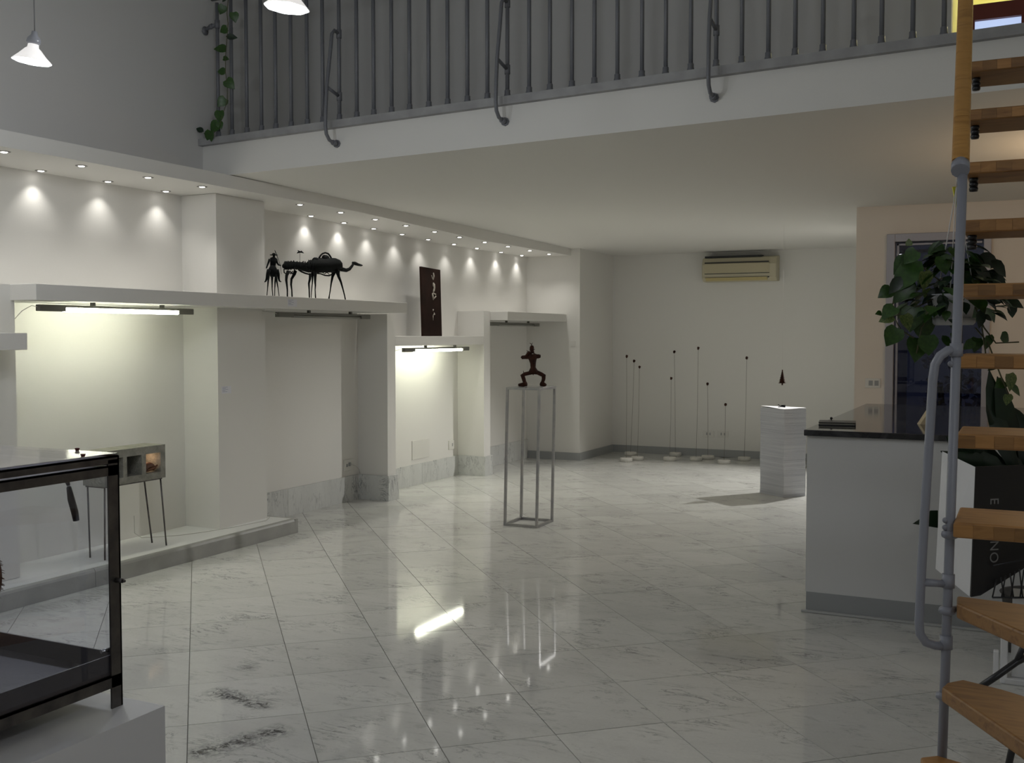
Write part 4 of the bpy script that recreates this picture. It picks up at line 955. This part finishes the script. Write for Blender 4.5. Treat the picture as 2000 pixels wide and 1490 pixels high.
# ------------------------------------------------------------------ hanging plant
hpq = at_d(1860, 600, 3.65)
hpz = empty('hanging_pothos', hpq, 'pothos in a pale hanging pot beside the stair', 'plant')
r_ = .070; potc = at_d(1862, 628, 3.65); potc.z -= .0
pt = MB().lathe([(.001, .0), (r_*.78, 0), (r_*.82, .006), (r_, .075), (r_*1.06, .078), (r_*1.06, .094), (r_*.98, .094), (r_*.93, .08), (.001, .078)], potc, 28).build('pot', mat('translucent_pot', (.42, .43, .45), .35), hpz)
MB().lathe([(.001, -.012), (r_*.9, -.012), (r_*1.0, -.004), (r_*1.0, .012), (r_*.86, .012), (r_*.8, .0)], potc, 28).build('saucer', mat('saucer', (.45, .45, .45), .35), hpz)
hookp = at_d(1868, 366, 3.65)
for a in (0, 2.1, 4.2):
    rim = potc+Vector((r_*math.cos(a+.4), r_*math.sin(a+.4), .09)); MB().tube([rim, hookp], .0018, 6).build('cord', mat('white_cord', (.6, .6, .58), .6), hpz)
MB().tube([hookp-UP*.01, hookp+UP*.07], .0016, 6).build('hook_wire', M['chrome'], hpz)
yb = MB(); a0 = at_d(1872, 362, 3.66)
yb.prism([a0-RIGHT*.02-UP*.005, a0+RIGHT*.022, a0+RIGHT*.01-UP*.06, a0-RIGHT*.005-UP*.075], FWD*.006); yb.build('yellow_tie', mat('yellow_tie', (.55, .52, .04), .5), hpz)
rl2 = random.Random(11)
def D4(x, y, dd=0): return at_d(x, y, 3.65+dd)
# foliage cloud: explicit larger leaves plus scatter in the photographed outline
EXP = [(1800, 510, -1, .9, .20, 'long'), (1785, 545, -.8, .9, .15, 'long'), (1740, 565, -.9, .5, .075, 'heart'), (1748, 600, -.9, .6, .085, 'heart'), (1722, 612, -1, 0, .035, 'heart'), (1745, 618, -.9, .25, .07, 'pale'), (1752, 640, -.5, 1, .10, 'heart'), (1765, 615, .4, 1, .08, 'pale'),
       (1785, 600, -.2, 1, .12, 'heart'), (1790, 660, -.1, 1, .12, 'heart'), (1812, 655, .1, 1, .10, 'heart'), (1800, 620, .2, 1, .12, 'heart'), (1830, 560, -.3, 1, .13, 'darkheart'), (1835, 470, -.3, 1, .13, 'long'), (1838, 500, .3, 1, .09, 'heart'),
       (1805, 530, .1, .8, .09, 'pale'), (1790, 490, -.5, .5, .08, 'heart'), (1775, 505, -.8, .8, .10, 'heart'), (1760, 540, -.7, 1, .10, 'darkheart'), (1775, 480, 0, -1, .035, 'pale'), (1808, 565, .3, 1, .08, 'pale'), (1845, 570, .5, .7, .10, 'heart'), (1836, 575, .25, 1, .09, 'darkheart'),
       (1910, 500, .8, .3, .13, 'darkheart'), (1935, 508, 1, .9, .11, 'darkheart'), (1900, 520, .9, .6, .14, 'darkheart'), (1925, 530, 1, .7, .12, 'darkheart'), (1890, 505, .4, .8, .12, 'heart'), (1910, 540, .4, .8, .08, 'pale'), (1880, 530, .3, 1, .12, 'darkheart'),
       (1915, 605, -.1, 1, .09, 'darkheart'), (1920, 615, 1, .6, .05, 'darkheart'), (1925, 585, 1, -.1, .10, 'darkheart'), (1965, 585, 1, .4, .09, 'darkheart'), (1975, 590, .2, 1, .08, 'darkheart'), (1955, 655, .8, .4, .06, 'heart'), (1930, 655, .1, 1, .07, 'heart'), (1908, 660, -.2, 1, .07, 'heart'), (1900, 665, -.6, .8, .06, 'heart'),
       (1840, 655, .6, .9, .07, 'long'), (1860, 650, .4, .8, .07, 'heart'), (1970, 730, .2, 1, .085, 'pale'), (1962, 745, -.6, .3, .06, 'heart'), (1975, 755, .7, .6, .06, 'heart'), (1945, 715, -.6, .2, .05, 'darkheart'), (1968, 770, 0, 1, .055, 'pale')]
for (x, y, dx, dy, sz, kd) in EXP:
    leaf(hpz, D4(x, y, rl2.uniform(-.06, .04)), sz*.72, RIGHT*dx-UP*dy+TOCAM*rl2.uniform(-.2, .4), up=TOCAM*1.0+UP*rl2.uniform(.2, 1)+RIGHT*rl2.uniform(-.5, .5), kind=kd)
for k in range(150):
    a = rl2.uniform(0, 2*PI); rr_ = rl2.uniform(.02, .17); h_ = rl2.uniform(.0, .26)*(1-rr_/.25)
    p = potc+Vector((rr_*math.cos(a), rr_*math.sin(a), .07+h_-rr_*.4))
    leaf(hpz, p, rl2.uniform(.045, .075), Vector((math.cos(a), math.sin(a), rl2.uniform(-.9, .2))), up=Vector((0, 0, 1)), kind=rl2.choice(['heart', 'heart', 'darkheart', 'long', 'darkheart']))
for pts in ([(1850, 560), (1800, 520), (1760, 560), (1735, 610), (1722, 612)], [(1850, 570), (1790, 600), (1745, 618), (1760, 645), (1785, 660)], [(1870, 560), (1900, 590), (1922, 640), (1945, 670), (1990, 668)], [(1885, 560), (1925, 580), (1960, 585), (1980, 600)], [(1905, 640), (1930, 670), (1955, 735), (1970, 770)], [(1830, 590), (1800, 640), (1790, 690)], [(1925, 600), (1918, 640), (1925, 690)]):
    MB().tube([D4(*p) for p in pts], .0026, 6).build('stem', M['stem'], hpz)

# ------------------------------------------------------------------ things behind the stair: white stool, wire rack, printed bag, floor plant
DB = 5.1
def Q(x, y, dd=0): return at_d(x, y, DB+dd)
SZ = .37
e0 = at_d(1966, 1300, 4.95); e0.z = 0
F2 = e0.normalized(); R2 = Vector((F2.y, -F2.x, 0))
c_ = e0+R2*.30+F2*.22; c_.z = SZ
def qbox(c, hx, hy, z0, z1):
    return [c+R2*a*hx+F2*b_*hy+UP*(z0-c.z) for a, b_ in ((-1, -1), (1, -1), (1, 1), (-1, 1))], [c+R2*a*hx+F2*b_*hy+UP*(z1-c.z) for a, b_ in ((-1, -1), (1, -1), (1, 1), (-1, 1))]
stl = empty('white_pedestal', Vector((c_.x, c_.y, 0)), 'low white plastic pedestal on the floor behind the lower treads', 'pedestal')
bq, tq = qbox(c_, .28, .20, .03, SZ); MB().hexa(bq, tq).build('body', M['stool'], stl, bevel=.006)
bq, tq = qbox(e0-R2*.012+F2*.01, .016, .012, 0, SZ); MB().hexa(bq, tq).build('leg', M['paperwhite'], stl, bevel=.004)
bq, tq = qbox(c_-R2*.0, .31, .23, 0, .03); MB().hexa(bq, tq).build('foot', M['stool'], stl, bevel=.006)
bq, tq = qbox(e0-R2*.046+F2*.02, .012, .02, .03, .15); MB().hexa(bq, tq).build('side_tab', M['paperwhite'], stl, bevel=.004)
# wire rack
wr = empty('wire_rack', c_, 'black wire magazine rack standing on the low white pedestal', 'rack')
wires = MB()
for k in range(11):
    x = 1946+k*9; a = Q(x, 1112+max(0, 20-k*4), 0); b_ = Q(x+(6 if k % 2 else -8), 1180, 0); b_.z = SZ+.006; 
    MB().tube([a, b_], .0035, 6).build('wire', M['black'], wr)
MB().tube([Q(1940, 1105), Q(2060, 1080)], .0045, 6).build('rim', M['black'], wr)
MB().tube([Vector((Q(1938, 1176).x, Q(1938, 1176).y, SZ+.006)), Vector((Q(2060, 1186).x, Q(2060, 1186).y, SZ+.006))], .0045, 6).build('rim', M['black'], wr)
# bag: white side, black face
bg = empty('printed_bag', Q(1900, 1165), 'large white and black paper carrier with vertical grey lettering', 'bag')
wl = [Q(1842, 882, .22), Q(1905, 912), Q(1896, 1167), Q(1829, 1112, .22)]
MB().prism([wl[0], wl[1], wl[2], wl[3]], FWD*.012).build('white_side', M['paperwhite'], bg)
bl_ = [Q(1905.5, 912, -.002), Q(2080, 905, .12), Q(2080, 1060, .12), Q(1915, 1163, 0), Q(1897, 1166, -.002)]
facx = (bl_[1]-bl_[0]); facx.z = 0; facx.normalize(); nrm = facx.cross(UP).normalized()
if nrm.dot(FWD) > 0: nrm = -nrm
Rt = Matrix((-UP, facx, nrm)).transposed().to_4x4(); lm = mat('letter_grey', (.26, .26, .26), .6)
def onface(x, y): r = ray(x, y); t = (bl_[0]-Vector((0, 0, H))).dot(nrm)/r.dot(nrm); return Vector((0, 0, H))+r*t+nrm*.002
def lettering(txt, x, y0, size):
    tcu = bpy.data.curves.new('lettering', 'FONT'); tcu.body = txt; tcu.size = size; tcu.extrude = .0006; tcu.space_character = 1.08
    to = bpy.data.objects.new('lettering_tmp', tcu); C.objects.link(to)
    dg = bpy.context.evaluated_depsgraph_get(); me = bpy.data.meshes.new_from_object(to.evaluated_get(dg)); bpy.data.objects.remove(to)
    me.materials.clear(); me.materials.append(lm)
    to = bpy.data.objects.new('lettering', me); C.objects.link(to); to.parent = bg
    to.matrix_parent_inverse = Matrix.Translation(-Vector(bg.location)); to.matrix_basis = Matrix.Translation(onface(x, y0)) @ Rt
bl2 = [onface(*p)+nrm*-.002 for p in ((1905.5, 912), (2080, 905), (2080, 1060), (1915, 1163), (1897, 1166))]
MB().prism(bl2, -nrm*.012).build('black_face', M['black'], bg)
lettering('ENO', 1934, 1041, .068)
lettering('E', 1934, 972, .068)
# black paper flag
fg = MB().prism([Q(1783, 1023, .3), Q(1803, 1010, .3), Q(1818, 997, .3), Q(1832, 997, .3), Q(1832, 1031, .3)][::1], FWD*.006)
fgo = empty('black_card', Q(1815, 1015, .3), 'black pointed card sticking out left of the white bag', 'card')
fg.build('card_sheet', M['leaf_dark'], fgo)
# floor plant with broad dark leaves
DPn = 5.35
fp = empty('floor_plant', Vector((at_d(2035, 1000, DPn).x, at_d(2035, 1000, DPn).y, 0)), 'tall plant with broad dark leaves behind the stair and the bag', 'plant')
pc_ = Vector(fp.location)
MB().lathe([(.001, 0), (.14, 0), (.18, .32), (.19, .33), (.17, .33), (.001, .30)], pc_, 24).build('pot', mat('dark_pot', (.05, .045, .045), .5), fp)
def QP(x, y, dd=0): return at_d(x, y, DPn+dd)
MB().tube([pc_+UP*.3, QP(2010, 960), QP(1985, 900)], [.02, .016, .01], 8).build('stem', M['stem'], fp)
def blade(pts, w):
    P = [Vector(p) for p in pts]; b = MB(); n_ = len(P); vs4 = []; 
    for i, p in enumerate(P):
        dd_ = (P[min(i+1, n_-1)]-P[max(i-1, 0)]).normalized(); sd = dd_.cross(TOCAM).normalized()*w[i]; vs4 += [p-sd+FWD*w[i]*.3, p, p+sd+FWD*w[i]*.3]
    b.add(vs4, [q for i in range(n_-1) for q in ((i*3, i*3+1, i*3+4, i*3+3), (i*3+1, i*3+2, i*3+5, i*3+4))], True)
    return b.build('leaf', M['leaf_dark'], fp)
for pts, w in (([(1990, 930), (1960, 860), (1945, 800), (1938, 755), (1932, 722)], (.02, .05, .045, .03, .002)), ([(1995, 930), (1985, 870), (1965, 800), (1955, 760), (1948, 735)], (.02, .05, .05, .03, .002)),
               ([(1990, 960), (1950, 925), (1905, 900), (1865, 893), (1837, 881)], (.02, .04, .045, .03, .002)), ([(1985, 945), (1940, 905), (1895, 885), (1860, 870), (1848, 852)], (.02, .04, .035, .02, .002)), ([(1992, 950), (1960, 915), (1930, 885), (1900, 870), (1885, 862)], (.02, .035, .04, .03, .002)),
               ([(2005, 940), (2010, 880), (2000, 830), (1985, 810), (1970, 790)], (.02, .05, .05, .03, .002)), ([(2000, 930), (1975, 880), (1950, 850), (1935, 820), (1927, 790)], (.02, .03, .02, .012, .002)), ([(1990, 960), (1970, 960), (1940, 945), (1900, 925), (1880, 905)], (.02, .04, .05, .04, .004)), ([(2010, 940), (2000, 900), (1995, 870), (1960, 852)], (.03, .06, .06, .01)), ([(2005, 960), (2030, 900), (2040, 850), (2030, 800)], (.03, .06, .06, .01))):
    blade([QP(x, y, rl2.uniform(-.05, .05)) for x, y in pts], w)
# black tube stand near the bottom right
ts = empty('tube_stand', Vector((at_d(1985, 1400, 3.4).x, at_d(1985, 1400, 3.4).y, 0)), 'bent black tube stand under the lower treads', 'stand')
TQ = lambda x, y: at_d(x, y, 3.3)
foot1 = at_z(1962, 1492, 0)
MB().tube([TQ(2004, 1250), TQ(1985, 1293)], .009, 10).build('tube', M['black'], ts)
MB().tube([TQ(2010, 1280), TQ(1985, 1293), TQ(1950, 1318), TQ(1905, 1348)], .011, 10).build('tube', M['black'], ts)
MB().tube([at_d(1985, 1425, 3.3), at_d(1962, 1530, 3.3)], .011, 10).build('tube', M['black'], ts)
